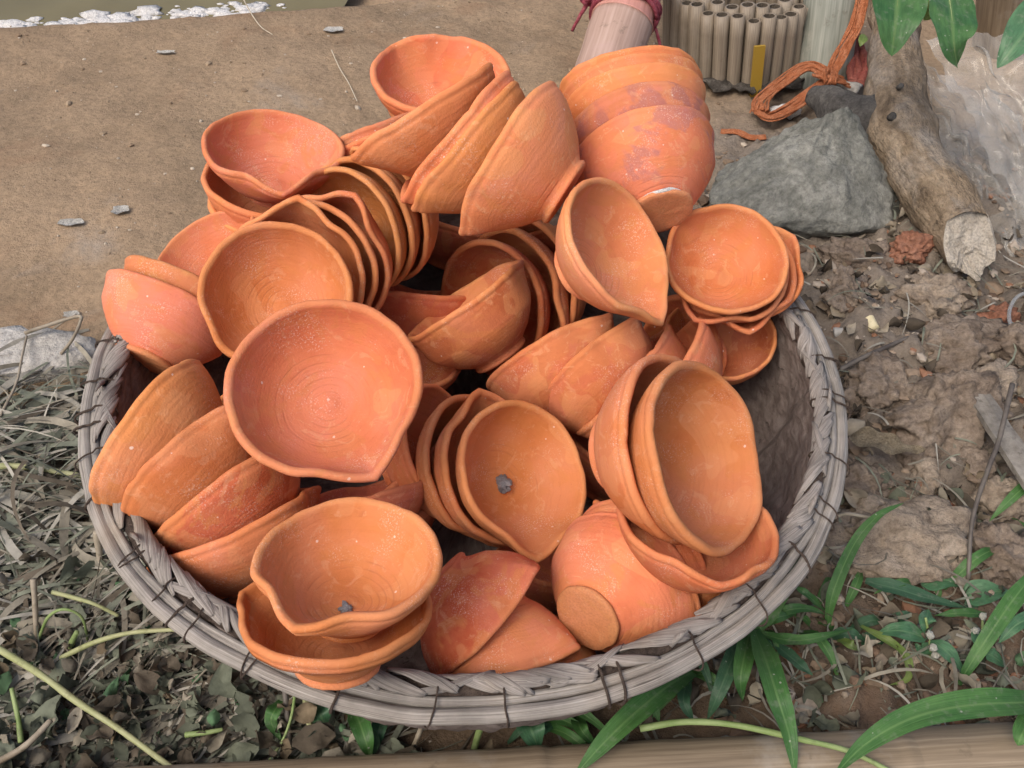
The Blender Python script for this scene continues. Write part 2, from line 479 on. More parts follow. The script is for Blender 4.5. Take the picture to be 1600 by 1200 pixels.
fr = (sstep(.12, -.12, GY) * (1 - .35 * sstep(.3, .5, GX))).ravel()[:, None]
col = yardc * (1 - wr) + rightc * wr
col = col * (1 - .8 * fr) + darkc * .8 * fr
a = me.attributes.new('tint', 'FLOAT_COLOR', 'POINT')
a.data.foreach_set('color', np.hstack([col, np.ones((len(col), 1))]).astype(np.float32).ravel())
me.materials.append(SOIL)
ground = bpy.data.objects.new('ground', me); COL.objects.link(ground)
props(ground, 'trodden brown earth, smooth at the back and crumbly at right', 'ground', kind='structure')

def gz(x, y):
    return float(ground_h(np.array([x]), np.array([y]))[0][0])
def G(p, dz=0.0):
    return (p[0], p[1], gz(p[0], p[1]) + dz)

# pond at the far left
wm = NM('pond_water', .08, .5)
p_ = wm.n('ShaderNodeNewGeometry').outputs['Position']
wm.done(wm.ramp(wm.noise(p_, 4, 3), [(.3, (.13, .105, .04)), (.7, (.20, .165, .07))]), wm.bump(wm.noise(p_, 14, 3), .25, .004))
wv = [(-.30, 1.065, -.018), (-.62, .975, -.018), (-1.0, .85, -.018), (-3.0, .3, -.018), (-5, 3, -.018), (-1.2, 3, -.018), (-.25, 1.5, -.018)]
water = mesh_obj('water', wv, [tuple(range(7))], wm.m, smooth=False)
props(water, 'still olive brown pond water beyond the yard', 'water', kind='structure')
rng = random.Random(3)
fo = Geo()
for k in range(330):
    t = rng.random() ** .9
    if vnoise(np.array([t * 23.0]), np.array([2.3]))[0] < .34: continue
    x = -.86 + t * .46; yb = .90 + (x + .86) * .335
    off = rng.gauss(0, .014) + .008
    s = (.0015 + rng.expovariate(1 / .0042)) * (1.25 - t * .7); s = min(s, .016)
    bm = bmesh.new(); bmesh.ops.create_icosphere(bm, subdivisions=2, radius=s)
    cx, cy = x, yb + off
    z0 = max(gz(cx, cy), -.018)
    V = []
    for vtx in bm.verts:
        q = vtx.co; d = 1 + .9 * noise.noise(q * (2.2 / s) + Vector((k * 3.1, 0, 0)))
        V.append((cx + q.x * d * 1.5, cy + q.y * d, z0 + q.z * d * .4))
    fo.add(V, [[w.index for w in f.verts] for f in bm.faces]); bm.free()
foam = fo.obj('foam_scum', CHALK)
props(foam, 'white scum and foam along the pond edge', 'foam', kind='stuff')

# ------------------------------------------------------------------ the basket
ZR = .19
basket = empty('round_basket', (0, 0, .006))
props(basket, 'round weathered grey basket with bound rim, heaped with clay bowls', 'basket')

def set_uv(o, fn):
    uvl = o.data.uv_layers.new(name='grain')
    vi = np.empty(len(o.data.loops), np.int32); o.data.loops.foreach_get('vertex_index', vi)
    uvs = fn()[vi]
    uvl.data.foreach_set('uv', uvs.astype(np.float32).ravel())

# wall: woven, double sided
nphi = 360
prof_in = [(.280, .0), (.278, -.02), (.274, -.05), (.264, -.085), (.246, -.118), (.216, -.147), (.175, -.166), (.11, -.173), (.02, -.174)]
prof_in = spline(np.array([(a, 0, b) for a, b in prof_in]), 44)[:, [0, 2]]
V = []; UV = []
for side, offs in ((0, 0.0), (1, .009)):
    for k, (rr, zz) in enumerate(prof_in):
        for j in range(nphi):
            ph = 2 * math.pi * j / nphi
            wv_ = math.sin(ph * 60 + (k // 2 % 2) * math.pi) * .0011 + .0025 * noise.fractal(Vector((math.cos(ph) * 9, math.sin(ph) * 9, zz * 40)), 1, 2, 3)
            R_ = rr + wv_ + (offs if side else 0)
            V.append((R_ * math.cos(ph), R_ * math.sin(ph), ZR + zz - (offs if side and k > 20 else 0)))
            UV.append((ph / 6.283, k / 43))
Fc = []
K = len(prof_in)
for side in (0, 1):
    for k in range(K - 1):
        for j in range(nphi):
            j2 = (j + 1) % nphi; b = side * K * nphi
            q = (b + k * nphi + j, b + k * nphi + j2, b + (k + 1) * nphi + j2, b + (k + 1) * nphi + j)
            Fc.append(q if side == 0 else q[::-1])
for j in range(nphi):
    j2 = (j + 1) % nphi
    Fc.append((j2, j, K * nphi + j, K * nphi + j2))
Fc.append(tuple((K - 1) * nphi + j for j in range(nphi)))
o = mesh_obj('wall', V, Fc, WALLM); UVa = np.array(UV); set_uv(o, lambda: UVa); keep(o, basket)

def hoop(name, R, dz, a, b, mat, seed, crack=False, nseg=420, ncs=26):
    V = []; U = []
    for k in range(nseg):
        ph = 2 * math.pi * k / nseg
        wob = .0016 * noise.noise(Vector((math.cos(ph) * 2.2, math.sin(ph) * 2.2, seed))) * 2 + .001 * noise.noise(Vector((math.cos(ph) * 9, math.sin(ph) * 9, seed + 4)))
        zw = .0025 * noise.noise(Vector((math.cos(ph) * 3, math.sin(ph) * 3, seed + 9)))
        for j in range(ncs):
            q = 2 * math.pi * j / ncs
            n = 1 + .09 * noise.fractal(Vector((ph * 14, math.cos(q) * 1.6, math.sin(q) * 1.6 + seed)), 1, 2, 3)
            if crack:
                dq_ = (q - crack - .25 * noise.noise(Vector((ph * 5, seed, 0))) + math.pi) % (2 * math.pi) - math.pi
                n -= .42 * math.exp(-(dq_ / .16) ** 2) * max(0, min(1, .55 + 1.6 * noise.noise(Vector((ph * 2.1, seed + 2, 0)))))
            rr = R + wob + a * math.cos(q) * n
            zz = ZR + dz + zw + b * math.sin(q) * n
            V.append((rr * math.cos(ph), rr * math.sin(ph), zz)); U.append((ph * R, j / ncs * .05))
    Fc = []
    for k in range(nseg):
        k2 = (k + 1) % nseg
        for j in range(ncs):
            j2 = (j + 1) % ncs
            Fc.append((k * ncs + j, k2 * ncs + j, k2 * ncs + j2, k * ncs + j2))
    o = mesh_obj(name, V, Fc, mat); Ua = np.array(U); set_uv(o, lambda: Ua); keep(o, basket)
    return o
hoop('inner_hoop', .2830, .000, .0056, .0048, WIRE_GAP, 1.0)  # wire colour reused: its dark tone paints the shade between wrap strips
hoop('middle_hoop', .2922, -.0018, .0035, .0045, HOOP, 5.0, 1.2)
outer_hoop = hoop('outer_hoop', .3000, -.0026, .0049, .0054, HOOP, 9.0, 1.05)

# bark strips lapped over the inner hoop, one after the other
rng = random.Random(11)
nw = 176
for k in range(nw):
    ph0 = 2 * math.pi * k / nw + rng.uniform(-.03, .03)
    dphi = rng.uniform(.10, .24)
    wdt = rng.uniform(.0065, .0125)
    q0, q1 = math.radians(rng.uniform(150, 215)), math.radians(rng.uniform(5, 70))
    if k % 9 == 4: q0, q1 = q1, q0
    lift = rng.uniform(.0003, .0028)
    ns, nc = 16, 6
    bend = rng.uniform(-.5, .5)
    V = []; U = []
    for a_ in range(ns):
        t = a_ / (ns - 1)
        ph = ph0 + dphi * t
        q = q0 + (q1 - q0) * t + bend * math.sin(math.pi * t)
        taper = (.35 + .65 * math.sin(math.pi * min(1, t * .95 + .06)) ** .6) * (1 + .25 * noise.noise(Vector((t * 4, k * 2.2, 0))))
        for c in range(nc):
            s = (c / (nc - 1) - .5)
            fray = 1 + .3 * noise.noise(Vector((c * 2.0, k * 5.1, 3))) * (t > .85 or t < .12)
            rr_ = .0060 + lift * (.3 + .7 * t) + .0012 * (1 - (2 * s) ** 2) + .0011 * noise.noise(Vector((t * 3, s * 7, k * 3.1))) + .0007 * math.sin(s * 19 + k)
            ph_ = ph + s * wdt * taper * .45 / .2830 + (fray - 1) * .02
            q_ = q + s * wdt * taper * .95 / .0076
            V.append(((.2830 + rr_ * math.cos(q_)) * math.cos(ph_), (.2830 + rr_ * math.cos(q_)) * math.sin(ph_), ZR + .001 + rr_ * .86 * math.sin(q_)))
            U.append((t * .06 + k, (s + .5) * .014 + k * .1))
    Fc = [(a_ * nc + c, (a_ + 1) * nc + c, (a_ + 1) * nc + c + 1, a_ * nc + c + 1) for a_ in range(ns - 1) for c in range(nc - 1)]
    o = mesh_obj('wrap_strip', V, Fc, WRAP)
    sm = o.modifiers.new('thick', 'SOLIDIFY'); sm.thickness = .0008; sm.offset = -1
    Ua = np.array(U); set_uv(o, lambda: Ua); keep(o, basket)

# wire ties round the three hoops
TIES = [196, 204, 212, 214, 224, 232, 236, 238, 248, 257, 268, 280, 291, 302, 313, 324, 333, 342, 352, 354, 4, 14, 24, 33, 44, 60, 78, 96, 118, 140, 158, 170, 181, 189]
for k, deg in enumerate(TIES):
    ph0 = math.radians(deg + rng.uniform(-1.5, 1.5))
    turns = 1 if k % 4 else 2
    skew = rng.uniform(.018, .05) * rng.choice((-1, 1))
    pts = []
    N_ = 30 * turns
    for j in range(N_ + 1):
        t = j / N_
        q = 2 * math.pi * turns * t - 1.9
        ph = ph0 + skew * (math.sin(q * .5 + .4)) * .5 + .02 * (t - .5) * turns + .004 * noise.noise(Vector((t * 9, k, 0)))
        A, Bz = .0158 + .0005 * math.sin(3 * q + k), .0088
        rr_ = .2912 + A * math.cos(q); zz = ZR - .0015 + Bz * math.sin(q) + (-.002 if math.cos(q) > 0 else .001)
        pts.append((rr_ * math.cos(ph), rr_ * math.sin(ph), zz))
    # loose twisted ends
    e = Vector(pts[-1]); pts.append(tuple(e + Vector((rng.uniform(-.006, .006), rng.uniform(-.006, .006), .006))))
    o = mesh_obj('wire_tie', *tube_geo(pts, .00065 + .0003 * (k % 3 == 0), 6), WIRE_GAP); keep(o, basket)
# frayed splinters standing up from the rim
for k, deg in enumerate([300, 318, 330, 352, 190, 205, 221, 17]):
    ph = math.radians(deg)
    b0 = np.array((.287 * math.cos(ph), .287 * math.sin(ph), ZR + .004)); tg = np.array((-math.sin(ph), math.cos(ph), 0))
    e = b0 + tg * rng.uniform(.012, .03) + np.array((0, 0, rng.uniform(.004, .014)))
    o = mesh_obj('splinter', *tube_geo([b0, (b0 + e) / 2 + np.array((0, 0, .002)), e], [.0022, .0018, .0006], 5), WRAP)
    set_uv(o, lambda: np.array([(i * .01, i * .003) for i in range(len(o.data.vertices))])); o.parent = outer_hoop

# ------------------------------------------------------------------ clay lamp bowls
def bowl_mesh(name, H, spa, pin, dip, foot, seed, bul=0.0):
    rg = random.Random(seed)
    H = H * rg.uniform(.97, 1.03)
    bulge = rg.uniform(-.02, .03) + bul; th = rg.uniform(.068, .09)
    fr_ = rg.uniform(.38, .43)
    zb = -H
    outer = [(fr_ + .015, zb + .012), (fr_ + .03, zb + .045), (fr_ + .010, zb + .085), (fr_ + .07, zb + .135),
             (.61 + bulge, zb + .235), (.725 + bulge, zb + .355), (.825 + bulge, zb + .48), (.905 + bulge * .5, zb + .60), (.955, -.165), (.972, -.115), (.968, -.10), (.99, -.072), (1.002, -.038), (.992, -.008)]
    lip = [(.97, .010), (.945, .010), (1 - th - .004, -.008)]
    inner = [(1 - th - .014, -.045), (1 - th - .035, -.12), (.835 - th * .2, -.25), (.745, -.38), (.625, -.50), (.50, -.59), (.385, -.645), (.34, -.652), (.30, -.668), (.20, -.682), (.13, -.680), (.09, -.662), (.04, -.655)]
    k = H / .86
    inner = [(r_, z_ * (1 + (k - 1) * min(1, -z_ / .3))) for r_, z_ in inner]
    prof = [(fr_ - .03, zb + .0), (fr_ + .0, zb + .0)] + outer + lip + inner
    if foot: prof = [(fr_ - .05, zb + .07)] + prof[4:]
    pr_ = np.array(prof)
    nu = 96
    phs = [rg.uniform(0, 6.28) for _ in range(6)]
    V = []; so = Vector((seed * .77, seed * 1.3, 0))
    for r_, z_ in pr_:
        t = (z_ - zb) / (-zb)
        w = min(1, max(0, (t - .38) / .62)); w = w * w * (3 - 2 * w)
        for j in range(nu):
            # denser columns near the spout
            a_ = 2 * math.pi * j / nu
            a_ = a_ - .42 * math.sin(a_)
            d = (a_ + math.pi) % (2 * math.pi) - math.pi
            ad = abs(d)
            add = spa * (.55 * math.exp(-ad / .17) + .45 * math.exp(-(ad / .42) ** 2)) - pin * math.exp(-((ad - .52) / .24) ** 2)
            zz = -dip * math.exp(-(ad / .26) ** 2) + .022 * math.exp(-((ad - .55) / .25) ** 2)
            irr = .012 * math.sin(2 * a_ + phs[0]) + .008 * math.sin(3 * a_ + phs[1]) + .005 * math.sin(7 * a_ + phs[2]) + .0035 * math.sin(17 * a_ + phs[5] + z_ * 9)
            zi = .016 * math.sin(2 * a_ + phs[3]) + .009 * math.sin(5 * a_ + phs[4]) + .003 * math.sin(13 * a_ + phs[0])
            rr = r_ * (1 + irr * (.35 + .65 * w)) + add * w * min(1, r_)
            q_ = Vector((rr * math.cos(a_), rr * math.sin(a_), z_))
            hn = .010 * noise.noise(q_ * 1.9 + so) + .0045 * noise.noise(q_ * 6.0 + so)
            nick = -.022 * max(0, noise.noise(Vector((a_ * 4.0, seed * 1.7, 0))) - .42) * 3 * (t > .95)
            rr += hn + .006 * math.sin(a_ * 9 + phs[1]) * math.exp(-((ad - .45) / .35) ** 2) * w
            V.append((rr * math.cos(a_), rr * math.sin(a_), z_ + (zz + zi) * w + nick + hn * .5))
    m_ = len(pr_)
    Fc = []
    for i in range(m_ - 1):
        for j in range(nu):
            j2 = (j + 1) % nu
            Fc.append((i * nu + j, i * nu + j2, (i + 1) * nu + j2, (i + 1) * nu + j))
    Fc.append(tuple((m_ - 1) * nu + j for j in range(nu)))
    Fc.append(tuple(j for j in range(nu))[::-1])
    me = bpy.data.meshes.new(name); me.from_pydata(V, [], Fc)
    me.polygons.foreach_set('use_smooth', [True] * len(me.polygons)); me.update()
    return me, fr_, H

def foot_mesh(fr_, H, seed):
    """turned foot cut off the wheel with a wire: ragged edge, rough flat underside"""
    rg = random.Random(seed); nu = 48
    prof = [(.0, 0), (.15, .003), (.27, 0), (fr_ - .05, .0), (fr_ + .012, .002), (fr_ + .034, .02), (fr_ + .036, .05), (fr_ + .008, .09), (fr_ - .02, .10)]
    V = []
    for i, (r_, z_) in enumerate(prof):
        for j in range(nu):
            a_ = 2 * math.pi * j / nu
            n = noise.fractal(Vector((math.cos(a_) * 3, math.sin(a_) * 3, seed + z_ * 9)), 1, 2, 3)
            rr = r_ * (1 + .03 * n) if i > 3 else r_
            zz = -H + z_ + (.012 * noise.noise(Vector((r_ * math.cos(a_) * 9, r_ * math.sin(a_) * 9, seed))) if i < 5 else 0)
            V.append((rr * math.cos(a_), rr * math.sin(a_), zz))
    Fc = []
    for i in range(len(prof) - 1):
        for j in range(nu):
            j2 = (j + 1) % nu
            Fc.append((i * nu + j, (i * nu + j2), (i + 1) * nu + j2, (i + 1) * nu + j))
    me = bpy.data.meshes.new('foot'); me.from_pydata(V, [], Fc)
    me.polygons.foreach_set('use_smooth', [True] * len(me.polygons)); me.update()
    return me

BOWLS = [  # rim centre, opening axis, spout direction, rim radius, height, spout length, pinch, dip, foot shown, clay tone, extra bulge, label, group
    ((-0.0884, -0.1227, 0.2820), (0.0925, -0.3694, 0.9247), (0.5568, -0.7507, -0.3556), 0.0643, 0.8, 0.14, 0.05, 0.05, 0, 'p', -0.03,
     'largest clay bowl facing up at front left, its spout pointing down', 'clay lamp bowls heaped in the basket'),
    ((-0.0531, -0.2471, 0.2750), (0.0290, 0.2748, 0.9610), (-0.3254, -0.9065, 0.2691), 0.0533, 0.86, 0.14, 0.075, 0.07, 0, 'o', -0.02,
     'clay bowl with ash speck and grey stick mark, nested in the frontmost bowl', 'clay lamp bowls heaped in the basket'),
    ((-0.0604, -0.2635, 0.2479), (-0.0240, 0.4753, 0.8795), (-0.9656, 0.2167, -0.1435), 0.0565, 0.74, 0.14, 0.05, 0.05, 1, 'o', -0.06,
     'clay bowl standing on the front basket rim with another bowl inside it', 'clay lamp bowls heaped in the basket'),
    ((0.0494, -0.0982, 0.1700), (0.5190, -0.2584, 0.8148), (0.1777, -0.8998, -0.3985), 0.0586, 0.86, 0.17, 0.05, 0.05, 0, 'o', 0.0,
     'clay bowl with grey ash lump inside, its spout pointing down', 'clay lamp bowls heaped in the basket'),
    ((0.0296, -0.0857, 0.1572), (0.6638, -0.2710, 0.6971), (-0.2802, 0.7741, 0.5677), 0.0586, 0.86, 0.14, 0.07, 0.05, 0, 'n', 0.0,
     'clay bowl directly behind the one with the ash lump, spout pointing up', 'clay lamp bowls heaped in the basket'),
    ((0.0115, -0.0762, 0.1468), (0.7340, -0.2111, 0.6455), (0.3498, -0.6972, -0.6258), 0.0586, 0.86, 0.14, 0.05, 0.05, 0, 'o', 0.0,
     'third clay bowl in the stack behind the ash lump bowl', 'clay lamp bowls heaped in the basket'),
    ((-0.0148, -0.0566, 0.1391), (0.8197, -0.0049, 0.5728), (0.3986, 0.7231, -0.5641), 0.0586, 0.86, 0.14, 0.05, 0.05, 0, 'n', 0.0,
     'backmost clay bowl of the ash lump stack, touching the largest bowl', 'clay lamp bowls heaped in the basket'),
    ((0.1670, -0.1471, 0.2600), (0.7010, -0.2819, 0.6550), (0.6920, 0.4911, -0.5291), 0.0651, 0.86, 0.02, 0.0, 0.03, 0, 'o', 0.0,
     'tall oval looking clay bowl at right, pinched notch on its right rim', 'clay lamp bowls heaped in the basket'),
    ((0.1479, -0.1325, 0.2507), (0.7523, -0.3095, 0.5816), (0.6400, 0.5530, -0.5335), 0.0651, 0.86, 0.14, 0.05, 0.05, 0, 'o', 0.0,
     'clay bowl nested behind the notched bowl at right, its outside facing left', 'clay lamp bowls heaped in the basket'),
    ((0.1651, -0.1680, 0.2180), (0.1219, 0.2451, 0.9618), (0.1381, -0.9638, 0.2281), 0.0560, 0.86, 0.04, 0.05, 0.05, 0, 'n', 0.0,
     'clay bowl resting on the right basket rim below the notched bowl', 'clay lamp bowls heaped in the basket'),
    ((0.1567, -0.1462, 0.1450), (0.5783, 0.6500, 0.4929), (-0.8147, 0.4918, 0.3073), 0.0573, 0.86, 0.14, 0.05, 0.05, 0, 'n', 0.0,
     'clay bowl lying edge on between the upturned cup and the notched bowl', 'clay lamp bowls heaped in the basket'),
    ((0.1242, -0.1749, 0.1500), (0.5644, 0.7744, -0.2861), (0.8224, -0.5576, 0.1131), 0.0554, 0.98, 0.14, 0.05, 0.05, 1, 'p', 0.0,
     'clay bowl tipped over at front right showing its round flat base', 'clay lamp bowls heaped in the basket'),
    ((0.1372, -0.1599, 0.1488), (0.6050, 0.7739, -0.1870), (-0.3361, 0.0354, -0.9411), 0.0554, 0.86, 0.14, 0.05, 0.05, 0, 'n', 0.0,
     'clay bowl nested inside the tipped bowl that shows its round base at front', 'clay lamp bowls heaped in the basket'),
    ((0.0265, -0.2131, 0.1500), (0.7546, -0.4717, -0.4561), (0.5847, 0.1678, 0.7937), 0.0523, 0.9, 0.14, 0.05, 0.05, 0, 'r', 0.0,
     'dark red clay bowl lying face down under the ash lump bowl', 'clay lamp bowls heaped in the basket'),
    ((0.0414, -0.2336, 0.1300), (0.2482, -0.7706, -0.5870), (0.8389, -0.1320, 0.5280), 0.0515, 0.9, 0.14, 0.05, 0.05, 0, 'p', 0.0,
     'pinkish clay bowl lying face down against the front rim', 'clay lamp bowls heaped in the basket'),
    ((0.0570, -0.2305, 0.1100), (0.2296, -0.5350, -0.8130), (-0.0951, 0.8190, -0.5658), 0.0501, 0.86, 0.14, 0.05, 0.05, 0, 'n', 0.0,
     'clay bowl almost hidden beneath the two face down bowls at the front', 'clay lamp bowls heaped in the basket'),
    ((-0.1630, -0.1505, 0.1600), (-0.4245, 0.5998, 0.6783), (0.7679, 0.6354, -0.0813), 0.0618, 0.86, 0.14, 0.07, 0.05, 0, 'o', 0.0,
     'innermost and lowest of four leaning clay bowls at lower left, spout pointing right', 'clay lamp bowls heaped in the basket'),
    ((-0.1706, -0.1341, 0.1763), (-0.6468, 0.5744, 0.5017), (-0.7211, -0.2464, -0.6475), 0.0618, 0.86, 0.14, 0.05, 0.05, 0, 'r', 0.0,
     'reddish clay bowl, third of four leaning at lower left', 'clay lamp bowls heaped in the basket'),
    ((-0.1953, -0.1196, 0.1934), (-0.7464, 0.5510, 0.3732), (0.5581, 0.2129, 0.8020), 0.0618, 0.86, 0.14, 0.08, 0.05, 0, 'o', 0.0,
     'clay bowl with wavy rim, second of four leaning at lower left', 'clay lamp bowls heaped in the basket'),
    ((-0.2266, -0.1097, 0.2079), (-0.8946, 0.3439, 0.2852), (-0.4457, -0.6425, -0.6233), 0.0618, 0.86, 0.14, 0.05, 0.05, 0, 'o', 0.0,
     'pointed clay bowl leaning over the left basket rim, outermost of four', 'clay lamp bowls heaped in the basket'),
    ((-0.2165, -0.0055, 0.1250), (-0.6418, 0.5092, 0.5734), (-0.2348, 0.5814, -0.7790), 0.0555, 0.86, 0.14, 0.05, 0.05, 0, 'n', 0.0,
     'clay bowl half hidden behind the pointed bowl at the left rim', 'clay lamp bowls heaped in the basket'),
    ((-0.2043, -0.0018, 0.1050), (-0.5791, 0.5762, 0.5768), (-0.2221, 0.5692, -0.7916), 0.0566, 0.86, 0.14, 0.05, 0.05, 0, 'n', 0.0,
     'clay bowl tucked between the pointed left bowl and the largest bowl', 'clay lamp bowls heaped in the basket'),
    ((-0.2558, 0.0426, 0.1920), (0.2907, 0.8779, 0.3805), (-0.4354, 0.4755, -0.7644), 0.0576, 0.95, 0.14, 0.05, 0.05, 1, 'p', 0.0,
     'clay bowl hanging over the left basket rim showing its chipped base', 'clay lamp bowls heaped in the basket'),
    ((-0.2439, 0.0590, 0.1972), (0.3309, 0.8234, 0.4609), (-0.3952, 0.5645, -0.7247), 0.0576, 0.86, 0.14, 0.05, 0.05, 0, 'n', 0.0,
     'clay bowl nested inside the bowl with the chipped base at left', 'clay lamp bowls heaped in the basket'),
    ((-0.2316, 0.0722, 0.2320), (-0.3614, -0.0797, 0.9290), (0.7246, 0.6030, 0.3336), 0.0462, 0.86, 0.14, 0.05, 0.05, 0, 'p', 0.0,
     'small clay bowl at the left rim with pink inside, behind the ringed bowl', 'clay lamp bowls heaped in the basket'),
    ((-0.1531, 0.0038, 0.2480), (0.0556, -0.5232, 0.8504), (-0.5142, -0.7451, -0.4248), 0.0597, 0.86, 0.03, 0.05, 0.05, 0, 'o', 0.0,
     'clay bowl with pale patches and ring marks inside, above the largest bowl', 'clay lamp bowls heaped in the basket'),
    ((-0.1481, 0.0379, 0.2326), (-0.0686, -0.8796, 0.4707), (0.0696, 0.4664, 0.8818), 0.0597, 0.86, 0.14, 0.05, 0.05, 0, 'n', 0.0,
     'clay bowl just behind the pale patched bowl, its spout pointing up', 'clay lamp bowls heaped in the basket'),
    ((-0.1393, 0.0582, 0.2251), (-0.1796, -0.9020, 0.3927), (-0.7907, -0.1051, -0.6031), 0.0597, 0.86, 0.14, 0.05, 0.05, 0, 'n', 0.0,
     'third clay bowl in the fanned stack behind the pale patched bowl', 'clay lamp bowls heaped in the basket'),
    ((-0.1285, 0.0785, 0.2189), (-0.3576, -0.8659, 0.3498), (0.3649, 0.2152, 0.9058), 0.0597, 0.86, 0.14, 0.08, 0.05, 0, 'n', 0.0,
     'fourth clay bowl in the fanned stack, with a folded spout at top', 'clay lamp bowls heaped in the basket'),
    ((-0.1177, 0.1089, 0.2236), (-0.4902, -0.8243, 0.2833), (-0.7715, 0.2591, -0.5811), 0.0597, 0.86, 0.14, 0.05, 0.05, 0, 'o', 0.0,
     'fifth clay bowl in the fanned stack, a dark gap under its rim', 'clay lamp bowls heaped in the basket'),
    ((-0.1064, 0.1270, 0.2231), (-0.5454, -0.8047, 0.2346), (-0.7330, 0.3221, -0.5992), 0.0597, 0.86, 0.14, 0.05, 0.05, 0, 'o', 0.0,
     'sixth clay bowl in the fanned stack behind the pale patched bowl', 'clay lamp bowls heaped in the basket'),
    ((-0.0919, 0.1441, 0.2199), (-0.6308, -0.7492, 0.2022), (-0.4670, 0.5746, 0.6721), 0.0597, 0.86, 0.14, 0.05, 0.05, 0, 'o', 0.0,
     'last clay bowl of the fanned stack, below the leaning pointed bowls', 'clay lamp bowls heaped in the basket'),
    ((-0.0137, 0.0736, 0.1900), (-0.6017, 0.4028, 0.6897), (0.7506, 0.5805, 0.3157), 0.0576, 1.1, 0.14, 0.05, 0.05, 0, 'd', 0.03,
     'speckled clay bowl seen from its side in the middle of the heap', 'clay lamp bowls heaped in the basket'),
    ((0.0085, 0.1130, 0.1450), (-0.6642, -0.6693, 0.3330), (-0.6927, 0.3836, -0.6108), 0.0661, 0.86, 0.14, 0.05, 0.05, 0, 'r', 0.0,
     'clay bowl with dark opening behind the speckled middle bowl', 'clay lamp bowls heaped in the basket'),
    ((0.0281, 0.1334, 0.1444), (-0.7035, -0.6655, 0.2494), (0.6796, -0.7326, -0.0377), 0.0661, 0.86, 0.14, 0.05, 0.05, 0, 'r', 0.0,
     'clay bowl with drooping spout, second in the middle stack', 'clay lamp bowls heaped in the basket'),
    ((0.0448, 0.1518, 0.1435), (-0.7467, -0.6350, 0.1978), (-0.5756, 0.4679, -0.6706), 0.0661, 0.86, 0.14, 0.05, 0.05, 0, 'n', 0.0,
     'third clay bowl in the middle stack, beside the bowl with the pointed lip', 'clay lamp bowls heaped in the basket'),
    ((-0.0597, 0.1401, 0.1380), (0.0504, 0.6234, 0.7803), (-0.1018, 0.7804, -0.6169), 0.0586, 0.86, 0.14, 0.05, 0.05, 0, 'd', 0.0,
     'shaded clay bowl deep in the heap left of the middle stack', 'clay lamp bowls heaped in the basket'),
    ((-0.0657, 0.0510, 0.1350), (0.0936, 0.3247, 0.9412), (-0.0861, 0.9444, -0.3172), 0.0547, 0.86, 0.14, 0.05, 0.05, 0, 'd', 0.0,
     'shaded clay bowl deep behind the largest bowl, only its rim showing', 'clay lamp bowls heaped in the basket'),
    ((0.1120, 0.0252, 0.2950), (0.6600, -0.1894, 0.7270), (0.5495, -0.5383, -0.6390), 0.0581, 0.86, 0.18, 0.05, 0.05, 1, 'p', 0.0,
     'reddish clay bowl with sharp lower lip, tilted right in front of the top stack', 'clay lamp bowls heaped in the basket'),
    ((0.2062, 0.0754, 0.2500), (-0.0084, -0.3968, 0.9179), (-0.7431, 0.6167, 0.2598), 0.0520, 0.86, 0.04, 0.05, 0.05, 0, 'n', 0.0,
     'clay bowl with ring marks inside, uppermost of the stack at the right rim', 'clay lamp bowls heaped in the basket'),
    ((0.2117, 0.0815, 0.2345), (-0.0390, -0.3565, 0.9335), (-0.4996, -0.8021, -0.3272), 0.0520, 0.86, 0.14, 0.07, 0.05, 0, 'd', 0.0,
     'second clay bowl of the right rim stack, spout at lower left', 'clay lamp bowls heaped in the basket'),
    ((0.2210, 0.0875, 0.2252), (-0.0590, -0.3289, 0.9425), (0.1562, -0.9356, -0.3167), 0.0520, 0.86, 0.14, 0.07, 0.05, 0, 'n', 0.0,
     'third clay bowl of the right rim stack, spout pointing down', 'clay lamp bowls heaped in the basket'),
    ((0.2297, 0.0983, 0.2219), (-0.0850, -0.3087, 0.9474), (0.7957, 0.5512, 0.2510), 0.0520, 0.86, 0.14, 0.07, 0.05, 0, 'r', 0.0,
     'lowest clay bowl of the right rim stack, red lip jutting out right', 'clay lamp bowls heaped in the basket'),
    ((0.2166, 0.0681, 0.1700), (-0.0668, -0.0923, 0.9935), (0.2475, 0.9631, 0.1061), 0.0499, 0.86, 0.14, 0.05, 0.05, 0, 'd', 0.0,
     'open clay bowl in shade below the right rim stack', 'clay lamp bowls heaped in the basket'),
    ((0.1731, 0.0583, 0.1500), (-0.9123, -0.2496, 0.3246), (-0.4037, 0.6809, -0.6111), 0.0544, 0.86, 0.14, 0.05, 0.05, 0, 'r', 0.0,
     'clay bowl with pink curved rim beneath the sharp lipped bowl', 'clay lamp bowls heaped in the basket'),
    ((0.0646, 0.0404, 0.1650), (-0.5326, 0.7185, 0.4473), (0.6484, 0.0066, 0.7613), 0.0612, 1.0, 0.14, 0.08, 0.05, 0, 'r', 0.0,
     'orange clay bowl on its side with wavy rim, right of the middle bowl', 'clay lamp bowls heaped in the basket'),
    ((0.0987, 0.0292, 0.1615), (-0.6681, 0.6751, 0.3129), (0.4478, 0.0290, 0.8937), 0.0612, 1.05, 0.14, 0.09, 0.05, 0, 'r', 0.0,
     'dark red clay bowl on its side with a crimped rim', 'clay lamp bowls heaped in the basket'),
    ((0.1273, 0.0179, 0.1595), (-0.7965, 0.4284, 0.4267), (0.5524, 0.8026, 0.2254), 0.0612, 1.0, 0.14, 0.05, 0.05, 0, 'n', 0.0,
     'clay bowl standing on edge left of the tall notched bowl', 'clay lamp bowls heaped in the basket'),
    ((0.1597, 0.0173, 0.1627), (-0.8787, 0.2942, 0.3758), (-0.0201, 0.7640, -0.6450), 0.0612, 0.86, 0.14, 0.05, 0.05, 0, 'n', 0.0,
